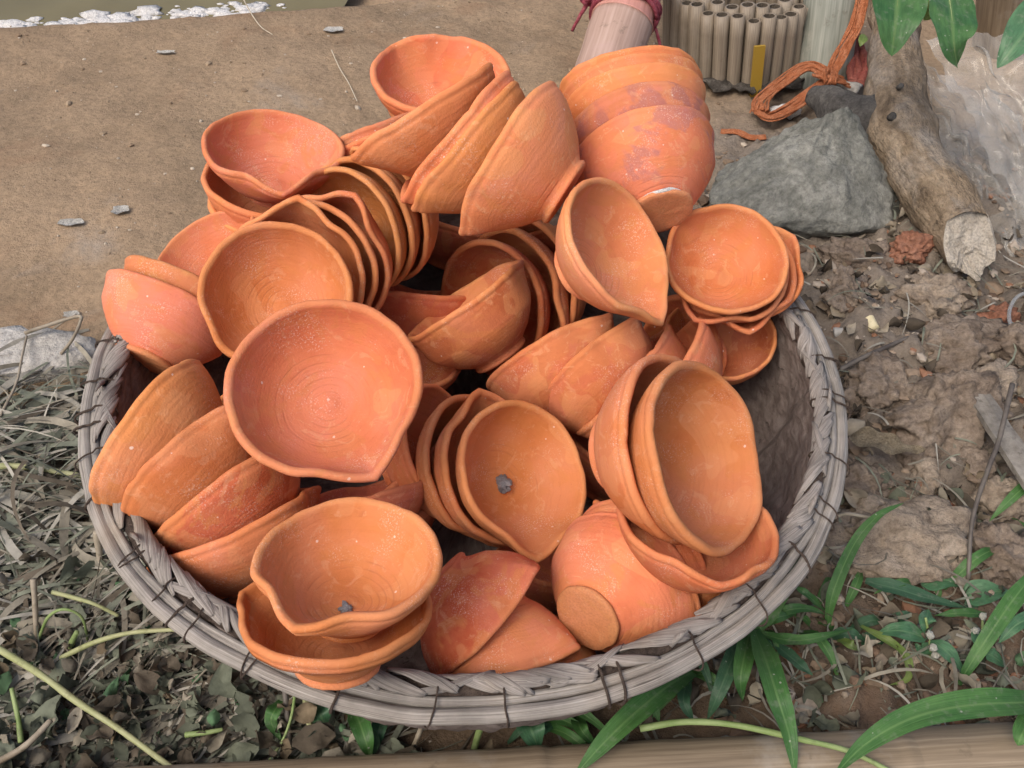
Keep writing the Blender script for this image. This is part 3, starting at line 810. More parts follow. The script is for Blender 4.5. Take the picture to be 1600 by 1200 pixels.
     'clay bowl half hidden above the tall notched bowl', 'clay lamp bowls heaped in the basket'),
    ((-0.1853, 0.1672, 0.2750), (0.1285, 0.0410, 0.9909), (0.3229, -0.9464, -0.0027), 0.0606, 0.86, 0.14, 0.075, 0.08, 0, 'p', 0.0,
     'topmost clay bowl of the upper left stack, spout towards the viewer', 'clay lamp bowls heaped in the basket'),
    ((-0.1864, 0.1641, 0.2440), (0.1216, 0.0955, 0.9880), (-0.2195, 0.9733, -0.0671), 0.0650, 0.86, 0.14, 0.05, 0.05, 0, 'n', 0.0,
     'second clay bowl of the upper left stack', 'clay lamp bowls heaped in the basket'),
    ((-0.1874, 0.1636, 0.2165), (0.1148, 0.1434, 0.9830), (-0.2196, 0.9687, -0.1157), 0.0655, 0.86, 0.14, 0.05, 0.05, 0, 'n', 0.0,
     'lowest clay bowl of the upper left stack', 'clay lamp bowls heaped in the basket'),
    ((-0.1103, 0.2459, 0.2450), (-0.4121, 0.5275, 0.7429), (-0.1068, 0.7818, -0.6143), 0.0564, 0.86, 0.14, 0.05, 0.05, 0, 'p', 0.0,
     'upper of three small looking clay bowls behind the upper left stack', 'clay lamp bowls heaped in the basket'),
    ((-0.1189, 0.2375, 0.2378), (-0.4596, 0.4804, 0.7470), (-0.1286, 0.7962, -0.5912), 0.0564, 0.86, 0.14, 0.05, 0.05, 0, 'n', 0.0,
     'middle of three small looking clay bowls behind the upper left stack', 'clay lamp bowls heaped in the basket'),
    ((-0.1244, 0.2293, 0.2300), (-0.4555, 0.4629, 0.7604), (-0.1486, 0.8026, -0.5777), 0.0564, 0.86, 0.14, 0.05, 0.05, 0, 'n', 0.0,
     'lowest of three small looking clay bowls behind the upper left stack', 'clay lamp bowls heaped in the basket'),
    ((-0.0506, 0.2925, 0.2850), (0.0483, -0.0875, 0.9950), (-0.7538, 0.6503, 0.0938), 0.0677, 0.86, 0.06, 0.05, 0.05, 0, 'n', 0.0,
     'clay bowl open to the sky at the top of the heap, small notch at left', 'clay lamp bowls heaped in the basket'),
    ((-0.0389, 0.2967, 0.2577), (0.0366, -0.0065, 0.9993), (-0.0671, 0.9977, 0.0089), 0.0677, 0.86, 0.14, 0.05, 0.05, 0, 'n', 0.0,
     'clay bowl under the open topmost bowl', 'clay lamp bowls heaped in the basket'),
    ((-0.0454, 0.1108, 0.3520), (-0.5732, 0.3953, 0.7178), (-0.7598, -0.5845, -0.2848), 0.0615, 0.86, 0.14, 0.05, 0.05, 0, 'o', 0.0,
     'leftmost of the pointed clay bowls leaning at the top of the heap', 'clay lamp bowls heaped in the basket'),
    ((-0.0221, 0.1036, 0.3371), (-0.7746, 0.2978, 0.5580), (-0.5822, -0.6804, -0.4450), 0.0615, 0.86, 0.14, 0.05, 0.05, 0, 'n', 0.0,
     'thin edged clay bowl second among the leaning bowls at the top', 'clay lamp bowls heaped in the basket'),
    ((-0.0123, 0.0994, 0.3294), (-0.7851, 0.3726, 0.4948), (-0.5923, -0.6852, -0.4239), 0.0615, 0.86, 0.14, 0.05, 0.05, 0, 'o', 0.0,
     'third of the leaning clay bowls at the top of the heap', 'clay lamp bowls heaped in the basket'),
    ((0.0192, 0.0955, 0.3252), (-0.8625, 0.3680, 0.3473), (-0.5041, -0.6848, -0.5263), 0.0660, 0.9, 0.14, 0.05, 0.05, 0, 'p', 0.0,
     'large pale clay bowl leaning at top centre, last of the leaning bowls', 'clay lamp bowls heaped in the basket'),
    ((0.1341, 0.1510, 0.2950), (-0.2293, 0.9302, 0.2866), (0.3240, 0.3506, -0.8787), 0.0614, 1.02, 0.14, 0.05, 0.05, 1, 'p', 0.0,
     'front clay bowl of the top right stack, base towards the viewer, purplish stain', 'clay lamp bowls heaped in the basket'),
    ((0.1298, 0.1707, 0.3067), (-0.1985, 0.9115, 0.3603), (0.2776, 0.4049, -0.8712), 0.0614, 0.86, 0.14, 0.05, 0.05, 0, 'p', 0.0,
     'second clay bowl of the top right stack behind the stained one', 'clay lamp bowls heaped in the basket'),
    ((0.1254, 0.1891, 0.3183), (-0.1590, 0.8834, 0.4409), (0.2271, 0.4673, -0.8544), 0.0614, 0.86, 0.14, 0.05, 0.05, 0, 'n', 0.0,
     'third clay bowl of the top right stack', 'clay lamp bowls heaped in the basket'),
    ((0.1229, 0.1988, 0.3241), (-0.1686, 0.8603, 0.4810), (0.2182, 0.5085, -0.8330), 0.0614, 0.86, 0.14, 0.05, 0.05, 0, 'n', 0.0,
     'fourth clay bowl of the top right stack', 'clay lamp bowls heaped in the basket'),
    ((0.1199, 0.2074, 0.3288), (-0.1802, 0.8305, 0.5271), (0.2066, 0.5558, -0.8052), 0.0614, 0.86, 0.14, 0.05, 0.05, 0, 'n', 0.0,
     'rearmost clay bowl of the top right stack', 'clay lamp bowls heaped in the basket'),
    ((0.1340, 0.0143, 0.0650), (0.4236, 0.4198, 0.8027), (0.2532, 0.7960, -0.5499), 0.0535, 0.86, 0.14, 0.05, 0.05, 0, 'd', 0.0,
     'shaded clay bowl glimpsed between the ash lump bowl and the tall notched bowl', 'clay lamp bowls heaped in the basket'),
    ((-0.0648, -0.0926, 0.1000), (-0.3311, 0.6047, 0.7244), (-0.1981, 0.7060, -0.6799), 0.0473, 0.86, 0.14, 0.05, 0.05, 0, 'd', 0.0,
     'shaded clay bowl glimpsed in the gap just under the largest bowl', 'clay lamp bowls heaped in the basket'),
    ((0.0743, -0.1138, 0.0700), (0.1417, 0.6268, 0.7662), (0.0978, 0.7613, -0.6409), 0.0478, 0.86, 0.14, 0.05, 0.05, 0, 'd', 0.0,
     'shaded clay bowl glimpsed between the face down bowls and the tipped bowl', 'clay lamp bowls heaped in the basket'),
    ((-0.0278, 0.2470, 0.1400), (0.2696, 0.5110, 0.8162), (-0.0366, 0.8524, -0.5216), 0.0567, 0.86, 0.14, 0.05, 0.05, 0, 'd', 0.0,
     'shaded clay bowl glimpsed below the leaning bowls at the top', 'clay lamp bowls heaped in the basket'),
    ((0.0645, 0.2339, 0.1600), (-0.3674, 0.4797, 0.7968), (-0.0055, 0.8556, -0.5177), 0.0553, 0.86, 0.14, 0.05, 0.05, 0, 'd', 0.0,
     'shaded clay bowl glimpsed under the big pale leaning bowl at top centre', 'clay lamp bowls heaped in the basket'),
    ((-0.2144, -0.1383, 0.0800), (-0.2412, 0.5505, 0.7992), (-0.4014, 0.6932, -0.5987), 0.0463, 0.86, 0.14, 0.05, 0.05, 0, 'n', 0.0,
     'shaded clay bowl glimpsed low against the basket at lower left', 'clay lamp bowls heaped in the basket'),
    ((-0.1150, 0.0922, 0.0900), (0.2975, 0.4784, 0.8262), (-0.0788, 0.8747, -0.4781), 0.0526, 0.86, 0.14, 0.05, 0.05, 0, 'n', 0.0,
     'buried clay bowl beneath the largest bowl, hardly showing', 'clay lamp bowls heaped in the basket'),
    ((0.2018, 0.0558, 0.1000), (0.1898, 0.4364, 0.8795), (0.2589, 0.8419, -0.4735), 0.0507, 0.86, 0.14, 0.05, 0.05, 0, 'n', 0.0,
     'buried clay bowl beneath the tall notched bowl, hardly showing', 'clay lamp bowls heaped in the basket'),
    ((-0.0300, 0.0408, 0.0800), (0.2737, 0.5019, 0.8205), (0.0085, 0.8517, -0.5239), 0.0509, 0.86, 0.14, 0.05, 0.05, 0, 'n', 0.0,
     'buried clay bowl beneath the middle of the heap, hardly showing', 'clay lamp bowls heaped in the basket'),
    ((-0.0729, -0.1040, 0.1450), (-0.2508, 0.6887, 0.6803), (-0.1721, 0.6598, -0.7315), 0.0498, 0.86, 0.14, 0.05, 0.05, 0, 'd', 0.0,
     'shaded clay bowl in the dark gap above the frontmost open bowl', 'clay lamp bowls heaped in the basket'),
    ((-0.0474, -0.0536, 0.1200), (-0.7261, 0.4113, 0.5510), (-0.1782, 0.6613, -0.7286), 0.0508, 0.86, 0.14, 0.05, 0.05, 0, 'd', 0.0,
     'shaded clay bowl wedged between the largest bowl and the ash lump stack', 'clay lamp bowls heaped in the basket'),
]
HUES = {'n': (1, 1, 1), 'p': (1.04, 1.12, 1.36), 'o': (.94, 1.10, .88), 'r': (.82, .62, .62), 'd': (.80, .74, .84)}   # how each firing came out; 'd' also paints gap shade into deep bowls
for i, (pos, ax, sp, R, H, spa, pin, dip, foot, hue, bul, label, grp) in enumerate(BOWLS):
    me, fr_, Hh = bowl_mesh('clay_lamp_bowl', H, spa, pin, dip, foot, 100 + i, bul)
    me.materials.append(TERRA[2] if 'stain' in label else TERRA[i % 2 if i % 3 else 0])
    o = bpy.data.objects.new('clay_lamp_bowl', me); COL.objects.link(o)
    z = Vector(ax).normalized(); x = Vector(sp); x = (x - z * x.dot(z)).normalized(); y = z.cross(x)
    o.matrix_world = Matrix.Translation(pos) @ Matrix((x, y, z)).transposed().to_4x4() @ Matrix.Scale(R, 4)
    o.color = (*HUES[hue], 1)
    props(o, label, 'bowl', grp)
    if foot:
        fm = foot_mesh(fr_, Hh, i); fm.materials.append(TERRA_FOOT)
        fo_ = bpy.data.objects.new('foot', fm); COL.objects.link(fo_); fo_.parent = o; fo_.color = o.color
        if 'stain' in label:
            upl = o.matrix_world.to_3x3().inverted() @ Vector((0, 0, 1)); a0 = math.atan2(upl.y, upl.x)
            arc = [((fr_ + .02) * math.cos(a0 + q), (fr_ + .02) * math.sin(a0 + q), -Hh + .052 + .01 * math.sin(q * 7)) for q in np.linspace(-.75, .5, 24)]
            props(mesh_obj('chalk_edge', *tube_geo(arc, np.sin(np.linspace(.05, 3.09, 24)) * .03 + .004, 8, True, .25, 8, 3), CHALK, o), 'white chalky edge of the foot')

# ------------------------------------------------------------------ small things lying in the bowls
def in_bowl(label_part, u, v, lift=.0):
    for o in bpy.data.objects:
        if label_part in str(o.get('label', '')):
            r_ = math.hypot(u, v)
            z = np.interp(r_, [0, .2, .36, .5, .63, .75, .84], [-.675, -.682, -.65, -.59, -.50, -.37, -.22])
            return o.matrix_world @ Vector((u, v, z + lift)), o
def lump(name, c, size, mat, seed, sub=3, amp=.5, freq=2.0, up=(0, 0, 1), facets=0, rot=0.0):
    bm = bmesh.new(); bmesh.ops.create_icosphere(bm, subdivisions=sub, radius=1)
    rg = random.Random(seed)
    pl = []
    for _ in range(facets):
        n = Vector((rg.gauss(0, 1), rg.gauss(0, 1), rg.gauss(0, .8))).normalized(); pl.append((n, rg.uniform(.62, .9)))
    sv = Vector((seed * 3.1, seed * 1.3, seed * .7))
    V = []
    cr, sr = math.cos(rot), math.sin(rot)
    for vtx in bm.verts:
        q = vtx.co.copy()
        for n, d in pl:
            e = q.dot(n)
            if e > d: q -= n * (e - d) * .97
        d = 1 + amp * noise.fractal(q * freq + sv, 1.0, 2.0, 5) + amp * .25 * abs(noise.noise(q * freq * 4 + sv))
        x, y, z = q.x * d * size[0], q.y * d * size[1], q.z * d * size[2]
        V.append((c[0] + x * cr - y * sr, c[1] + x * sr + y * cr, c[2] + z))
    Fc = [[w.index for w in f.verts] for f in bm.faces]; bm.free()
    return mesh_obj(name, V, Fc, mat)
def lump_at(o, c):
    """move the mesh so that the object's origin sits at c"""
    o.data.transform(Matrix.Translation(-Vector(c))); o.location = c
    return o

p, _ = in_bowl('grey ash lump', -.02, .06, .02)
props(lump_at(lump('ash_lump', p, (.0055, .0065, .004), ASHM, 4, 3, .9, 2.2), p), 'crumbly grey ash lump lying in the bowl whose spout points down', 'ash')
p, _ = in_bowl('ash speck', .12, .02, .02)
props(lump_at(lump('ash_lump', p, (.0035, .0032, .0024), ASHM, 9, 3, .9, 2.2), p), 'small grey ash speck in the frontmost open bowl', 'ash')
pa, _ = in_bowl('ash speck', -.42, .12, .015); pb, _ = in_bowl('ash speck', -.62, .02, .015)
props(mesh_obj('match_stub', *tube_geo([pa, (pa + pb) / 2, pb], .0011, 6), stalk_mat('charred_stick', (.25, .19, .2), (.36, .28, .29))), 'thin greyish stick fragment in the frontmost open bowl', 'stick')

# ------------------------------------------------------------------ bamboo pole lying along the front
def bamboo_mat(name, c1, c2, c3, c4=(.42, .39, .34)):
    m = NM(name, .5, .35)
    uv = m.n('ShaderNodeUVMap', uv_map='grain').outputs[0]
    mp = m.n('ShaderNodeMapping'); m.l(uv, mp.inputs[0]); mp.inputs['Scale'].default_value = (7, 45, 1)
    p = m.n('ShaderNodeNewGeometry').outputs['Position']
    col = m.ramp(m.noise(mp.outputs[0], 1, 5, .6), [(.3, c1), (.52, c2), (.74, c3)])
    col = m.mix(m.math('MULTIPLY', m.ramp(m.noise(p, 18, 5, .6), [(.55, 0.0), (.68, 1.0)]), .55), col, c4)
    dirt = m.ramp(m.noise(p, 40, 6, .7), [(.60, 0.0), (.70, 1.0)])
    col = m.mix(m.math('MULTIPLY', dirt, .6), col, (.11, .085, .06))
    return m.done(col, m.bump(m.noise(mp.outputs[0], 1, 4), .25, .002))
BAMBOO = bamboo_mat('bamboo_tan', (.15, .115, .08), (.24, .188, .132), (.33, .27, .20), (.34, .31, .27))
GREYPOST = bamboo_mat('bamboo_grey_green', (.15, .165, .14), (.26, .275, .24), (.38, .385, .34))
TUBEM = bamboo_mat('grey_cane', (.13, .105, .08), (.23, .19, .145), (.34, .29, .225), (.30, .26, .21))
PINKP = bamboo_mat('pink_dusted_bamboo', (.40, .19, .155), (.52, .26, .22), (.60, .33, .29), (.58, .31, .27))
PALEP = bamboo_mat('pale_bamboo', (.27, .18, .145), (.38, .265, .22), (.46, .34, .295), (.42, .29, .26))

def culm(name, a, b, r, mat, nodes=(), parent=None, seg=28, ring=.06, nl=60, hollow=0.0, ragged=0.0, seed=0):
    a = np.array(a, float); b = np.array(b, float); L = np.linalg.norm(b - a)
    ts = sorted(set(list(np.linspace(0, 1, nl)) + [n + d for n in nodes for d in (-.012, -.006, -.002, .002, .006, .012)]))
    ts = np.array([t for t in ts if 0 <= t <= 1])
    rr = np.full(len(ts), r)
    for n in nodes:
        dist = (ts - n) * L / r
        rr = rr * (1 + ring * np.exp(-(dist / .12) ** 2) - ring * .5 * np.exp(-((dist - .3) / .12) ** 2))
    path = a + (b - a) * ts[:, None]
    V, Fc = tube_geo(path, rr, seg, not hollow, .03, 30, seed)
    U = [(k_ * 1.0, j / seg) for k_ in (ts * L) for j in range(seg)]
    if hollow:
        m_ = len(ts); ax = (b - a) / L
        base = (m_ - 1) * seg
        b0 = len(V)
        for j in range(seg): V.append(path[-1] + (np.array(V[base + j]) - path[-1]) * hollow)
        for j in range(seg): V.append(np.array(V[b0 + j]) - ax * L * .6)
        for j in range(seg):
            j2 = (j + 1) % seg
            Fc.append((base + j, base + j2, b0 + j2, b0 + j)); Fc.append((b0 + j, b0 + j2, b0 + seg + j2, b0 + seg + j))
        Fc.append(tuple(b0 + seg + j for j in range(seg)))
    while len(U) < len(V): U.append((0, len(U) * .1))
    o = mesh_obj(name, V, Fc, mat); Ua = np.array(U); set_uv(o, lambda: Ua)
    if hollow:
        o.data.materials.append(CANE_SHADE)
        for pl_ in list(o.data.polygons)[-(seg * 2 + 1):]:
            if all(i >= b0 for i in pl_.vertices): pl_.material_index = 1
    if parent: keep(o, parent)
    return o
CANE_SHADE = clod_mat('cane_inside_shade', (.05, .042, .035), (.09, .075, .06), (.13, .11, .09), 80)  # dark cane inside; the shade of the deep hollow is put into its colour
pole = empty('bamboo_pole', (0.0509, -0.2614, 0.0000))
props(pole, 'smooth tan bamboo pole lying on the ground along the front', 'pole')
A0, A1 = np.array((-0.1797, -0.3048, 0.0270)), np.array((0.4440, -0.2389, 0.0270))
d_ = A1 - A0
culm('culm', A0 - d_ * .6, A1 + d_ * .8, .027, BAMBOO, (.12, .418, .60, .83), pole, 40, .05, 120)

# ------------------------------------------------------------------ back right: canes, posts, rope, cloth
crate = empty('cane_cylinder', (0.3724, 0.9900, 0.0000))
props(crate, 'round upright bundle wall of hollow grey canes with one yellow cane', 'cane holder')
cc = np.array((.372, .925))
lean = np.array((-.016, .004, .122))
for k in range(30):
    a_ = 2 * math.pi * k / 30 - .03
    b_ = np.array((cc[0] + .107 * math.cos(a_), cc[1] + .107 * math.sin(a_), -.01))
    h = .97 + .03 * math.sin(k * 2.4)
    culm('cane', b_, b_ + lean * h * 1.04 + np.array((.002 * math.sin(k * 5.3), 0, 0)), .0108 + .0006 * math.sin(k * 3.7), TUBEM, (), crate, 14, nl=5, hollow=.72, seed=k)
for k in range(23):
    a_ = 2 * math.pi * k / 23 + .09
    b_ = np.array((cc[0] + .084 * math.cos(a_), cc[1] + .084 * math.sin(a_), -.01))
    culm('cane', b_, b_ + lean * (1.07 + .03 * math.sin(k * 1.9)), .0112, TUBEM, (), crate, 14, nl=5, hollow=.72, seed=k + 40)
ym = NM('yellow_plastic', .4, .4); ym.done((.34, .22, .035))
yb = np.array((0.3872, 0.8104, 0.0020)) + np.array((0, -.012, 0)); yt = yb + lean * .66
yw = np.array((.0085, .0025, 0)); yd = np.array((.001, -.004, 0))
o = mesh_obj('yellow_strip', [yb - yw, yb + yw, yt + yw, yt - yw, yb - yw + yd, yb + yw + yd, yt + yw + yd, yt - yw + yd], [(0, 3, 2, 1), (4, 5, 6, 7), (0, 1, 5, 4), (1, 2, 6, 5), (2, 3, 7, 6), (3, 0, 4, 7)], ym.m, smooth=False); keep(o, crate)
matm = clod_mat('rotten_mat', (.04, .035, .03), (.09, .08, .07), (.20, .185, .165), 60)
V = []; Fc = []
for k in range(40):
    a_ = math.radians(195 + k * 3.9)
    for j, rr in enumerate((.10, .125, .137)):
        w_ = .006 * math.sin(k * 1.3 + j) + .004 * math.sin(k * 2.9)
        x_, y_ = cc[0] + (rr + w_) * math.cos(a_), cc[1] + (rr + w_) * math.sin(a_)
        V.append((x_, y_, max(gz(x_, y_), 0) + .010 + .004 * math.sin(k * .9 + j * 2)))
for k in range(39):
    for j in range(2): Fc.append((k * 3 + j, k * 3 + 3 + j, k * 3 + 4 + j, k * 3 + 1 + j))
o = mesh_obj('base_mat', V, Fc, matm); keep(o, crate); o.modifiers.new('t', 'SOLIDIFY').thickness = .004

post = culm('grey_post', (0.5046, 0.8505, -0.0100), (0.4872, 0.9216, 0.2000), .043, GREYPOST, (.02,), None, 32, .05, 30, 0, 0, 3)
props(post, 'thick grey green wooden post behind the orange cloth', 'post')
bp2 = culm('bamboo_post', (0.8565, 1.0235, -0.0100), (0.7492, 0.9456, 0.2500), .052, BAMBOO, (), None, 28, .05, 20, 0, 0, 7)
props(bp2, 'tan bamboo post at the top right corner behind the plastic sheet', 'post')

pk = empty('pink_bamboo_pole', (0.1490, 0.7945, 0.0000))
props(pk, 'bamboo pole dusted pink, rope tied round it, behind the top right bowls', 'pole')
q0, q1 = np.array((0.1227, 0.6473, 0.0200)), np.array((0.1777, 0.8229, 0.1350))
dq = (q1 - q0)
culm('lower_culm', q0, q0 + dq * .80, .045, PALEP, (), pk, 36, .05, 30, 0, 0, 5)
culm('upper_culm', q0 + dq * .80, q0 + dq * 2.2, .0445, PINKP, (.0,), pk, 36, .06, 40, 0, 0, 6)
ropem = clod_mat('magenta_rope', (.30, .05, .075), (.46, .10, .14), (.54, .18, .22), 160)
rp = Geo()
axq = dq / np.linalg.norm(dq); sx_ = np.cross(axq, (0, 0, 1.)); sx_ /= np.linalg.norm(sx_); sy_ = np.cross(sx_, axq)
for tw in range(5):
    c0 = q0 + dq * (.845 + .018 * tw)
    pts = [c0 + (sx_ * math.cos(t) + sy_ * math.sin(t)) * (.0475 + .0012 * (tw % 2)) + axq * .012 * math.sin(t + tw * .5 + .6) for t in np.linspace(0, 2 * math.pi, 40)]
    rp.add(*tube_geo(pts, .0032, 8, True, .25, 140, tw))
kn = q0 + dq * .87 - sx_ * .052 + sy_ * .02
if kn[0] > (q0 + dq * .87)[0]: kn = q0 + dq * .87 + sx_ * .052 + sy_ * .02
for k in range(7):
    rg = random.Random(k)
    pts = [kn + np.array((rg.uniform(-.012, .012), rg.uniform(-.012, .012), rg.uniform(-.012, .012))) for _ in range(4)]
    rp.add(*tube_geo(spline(pts, 16), .0036, 8, True, .25, 140, k))
for e in ((-.028, .004, .012), (-.022, 0, -.05), (-.034, .0, .004)):
    pts = [kn, kn + np.array(e) * .5 + np.array((0, -.004, .004)), kn + np.array(e)]
    rp.add(*tube_geo(spline(pts, 12), np.linspace(.0036, .0022, 12), 8, True, .3, 140, 3))
for s in (1,):
    c1 = q0 + dq * .86 + (q0 + dq * .87 - kn) * .9
    rp.add(*tube_geo(spline([c1, c1 + np.array((.012, -.01, -.03)), c1 + np.array((.018, -.02, -.075))], 14), .0024, 7, True, .2, 140, 8))
props(rp.obj('magenta_rope', ropem), 'faded magenta rope knotted round the pink bamboo pole', 'rope')

clothm = clod_mat('orange_cloth', (.38, .12, .05), (.52, .19, .09), (.60, .28, .16), 110)
cl = Geo()
def strands(pts, n, spread, r0, seed):
    base = spline(pts, 40); t, N, Bn = frames(base)
    for k in range(n):
        ph = random.Random(seed + k)
        o1, o2, f1, f2 = ph.uniform(-1, 1), ph.uniform(-.35, .35), ph.uniform(2, 5), ph.uniform(0, 6)
        sw = spread * (o1 + .25 * np.sin(np.linspace(0, f1, 40) * 2 + f2))
        path = base + Bn * 0 + N * sw[:, None] * .75 + np.array((0, 0, 1.)) * (np.abs(o2) * spread + .001)
        cl.add(*tube_geo(path, r0 * ph.uniform(.7, 1.25), 7, True, .25, 120, k))
strands([(0.5320, 0.8663, 0.1400), (0.5185, 0.8234, 0.1100), (0.4987, 0.7907, 0.0800), (0.4879, 0.7744, 0.0500)], 18, .011, .0016, 1)
strands([(0.4904, 0.7801, 0.0450), (0.4575, 0.7985, 0.0500), (0.4221, 0.7796, 0.0350), (0.3882, 0.7462, 0.0220), (0.3784, 0.7205, 0.0150)], 20, .016, .0015, 20)
strands([(0.3784, 0.7205, 0.0150), (0.3965, 0.7079, 0.0150), (0.4321, 0.7322, 0.0220), (0.4595, 0.7550, 0.0350), (0.4896, 0.7762, 0.0450)], 16, .014, .0015, 40)
strands([(0.4697, 0.7802, 0.0500), (0.4837, 0.7554, 0.0580), (0.5109, 0.7670, 0.0450)], 16, .014, .0016, 60)
strands([(0.4858, 0.7787, 0.0600), (0.4757, 0.7396, 0.0620), (0.4817, 0.7577, 0.0400)], 12, .012, .0016, 70)
props(cl.obj('orange_cloth_strip', clothm), 'twisted orange cloth strip knotted at the foot of the grey post', 'cloth')
cl = Geo(); strands([(0.3207, 0.6814, 0.0040), (0.3417, 0.6752, 0.0080), (0.3616, 0.6667, 0.0060), (0.3843, 0.6689, 0.0060)], 7, .005, .0018, 90)
props(cl.obj('orange_fibre', clothm), 'loose wisp of orange fibre on the earth left of the grey rock', 'fibre')
cl = Geo(); strands([(0.5567, 0.9297, 0.0400), (0.5464, 0.8434, 0.0400), (0.5344, 0.7969, 0.0300)], 8, .014, .005, 120)
props(cl.obj('red_cloth_bundle', clod_mat('faded_red_cloth', (.30, .07, .07), (.42, .13, .10), (.5, .2, .16), 70)), 'faded red cloth bundle squeezed between the grey post and the log', 'cloth')

# ------------------------------------------------------------------ grey rock and forked log
rc = np.array((0.3848, 0.4786, 0.0450))
rock = lump('grey_rock', rc, (.150, .085, .088), ROCKM, 21, 6, .17, 1.9, facets=16, rot=.25)
for vtx in rock.data.vertices:
    q = vtx.co - Vector(rc); hz = max(0, q.z)
    s_ = 1 - .45 * min(1, hz / .085)
    vtx.co = Vector(rc) + Vector((q.x * s_ + hz * .12, q.y * s_ + hz * .35, q.z * 1.12))
props(lump_at(rock, rc), 'rough grey boulder leaning against the forked log', 'rock')
for (px, z, s, lab) in (((0.4251, 0.7412, 0.0100), 1, .022, 'whitish stone wedged behind the grey boulder under the orange cloth'), ((0.5219, 0.7839, 0.0300), 2, .022, 'pale stone chip beside the dark stub of the log')):
    props(lump_at(lump('pale_stone', px, (s, s * .6, s * .5), CHALK if z == 1 else CONC, z, 3, .3, 1.5, facets=6), px), lab, 'stone')

def wood_mat():
    m = NM('driftwood', .85, .2)
    uv = m.n('ShaderNodeUVMap', uv_map='grain').outputs[0]
    mp = m.n('ShaderNodeMapping'); m.l(uv, mp.inputs[0]); mp.inputs['Scale'].default_value = (9, 13, 1)
    p = m.n('ShaderNodeNewGeometry').outputs['Position']
    col = m.ramp(m.noise(mp.outputs[0], 1, 6, .66, .5), [(.28, (.09, .066, .044)), (.5, (.23, .175, .12)), (.72, (.37, .30, .22))])
    mp2 = m.n('ShaderNodeMapping'); m.l(uv, mp2.inputs[0]); mp2.inputs['Scale'].default_value = (5, 4, 1)
    gr = m.ramp(m.noise(mp2.outputs[0], 1, 5, .6, .4), [(.50, 0.0), (.66, 1.0)])
    col = m.mix(m.math('MULTIPLY', gr, .7), col, (.30, .275, .245))
    bk = m.ramp(m.noise(p, 13, 6, .65, .4), [(.56, 0.0), (.66, 1.0)])
    col = m.mix(m.math('MULTIPLY', bk, .65), col, (.085, .062, .045))
    fine = m.ramp(m.noise(p, 130, 4, .7), [(.32, .7), (.52, 1.0), (.72, 1.25)])
    col = m.mix(1.0, col, fine, 'MULTIPLY')
    return m.done(col, m.bump(m.math('ADD', m.noise(mp.outputs[0], 1.4, 5, .7), m.noise(p, 60, 4, .7)), 1.0, .010))
WOOD = wood_mat()
STUBM = clod_mat('charred_stub', (.045, .042, .04), (.10, .095, .09), (.18, .17, .155), 45)
CUTM = clod_mat('cut_wood', (.36, .31, .25), (.52, .47, .40), (.62, .57, .50), 60)
log = empty('forked_log', (0.5863, 0.5618, 0.0000))
props(log, 'weathered forked log lying on the boulder, sawn end towards the viewer', 'log')
lp = spline([(0.5676, 0.3422, 0.0660), (0.5523, 0.4127, 0.0720), (0.5297, 0.4833, 0.0820), (0.5188, 0.5554, 0.0950), (0.5311, 0.6502, 0.1120), (0.5519, 0.7499, 0.1280), (0.5626, 0.8473, 0.1500), (0.5627, 1.0079, 0.2000)], 90)
lr = np.interp(np.linspace(0, 1, 90), [0, .2, .40, .52, .64, .78, .9, 1], [.034, .039, .045, .041, .035, .033, .030, .029])
V, Fc = tube_geo(lp, lr, 56, False, .17, 17, 2)
t0_ = lp[0] - lp[3]; t0_ /= np.linalg.norm(t0_)
for k in range(6):
    for j in range(56):
        V[k * 56 + j] = np.array(V[k * 56 + j]) - t0_ * max(0, V[k * 56 + j][2] - lp[k][2] + .01) * 1.1 * (1 - k / 6)
o = trunk = mesh_obj('trunk', V, Fc, WOOD)
Ua = np.array([(k * .012, j / 56) for k in range(90) for j in range(56)]); set_uv(o, lambda: Ua); keep(o, log)
# broken sawn end: ragged disc
t0 = lp[0] - lp[3]; t0 /= np.linalg.norm(t0)
ring = [np.array(V[j]) for j in range(56)]; cen = np.mean(ring, axis=0)
CV = []; CF = []
for i, s in enumerate(np.linspace(1.0, .06, 9)):
    for j in range(56):
        q = cen + (ring[j] - cen) * s
        low = max(0, -(q[2] - cen[2]) / .034)
        n = noise.fractal(Vector(q) * 55, 1, 2, 4)
        CV.append(q + t0 * ((.003 + .006 * n) * (1 if i else 0) + low * (.012 + .024 * n) * (1 if i else .2)))
for i in range(8):
    for j in range(56):
        j2 = (j + 1) % 56; CF.append((i * 56 + j, i * 56 + j2, (i + 1) * 56 + j2, (i + 1) * 56 + j))
CF.append(tuple(8 * 56 + j for j in range(56)))
o = mesh_obj('cut_end', CV, CF, CUTM, smooth=False); keep(o, log)
o = mesh_obj('side_stub', *tube_geo(spline([(0.5317, 0.5731, 0.0850), (0.4914, 0.5799, 0.0880), (0.4590, 0.6259, 0.0850), (0.4298, 0.6623, 0.0820)], 26), np.interp(np.linspace(0, 1, 26), [0, .4, .75, 1], [.046, .036, .026, .012]), 28, True, .25, 30, 6), STUBM); keep(o, log)
props(o, 'dark pointed side stub')
for k, (p_, rr) in enumerate((((0.5078, 0.5695, 0.1520), .006), ((0.4827, 0.5028, 0.1470), .008))):
    o = mesh_obj('knot_hole', *tube_geo([np.array(p_) + np.array((0, .004, -.006)), np.array(p_) + np.array((0, -.001, 0.0))], rr * .6, 10), STUBM); o.parent = trunk

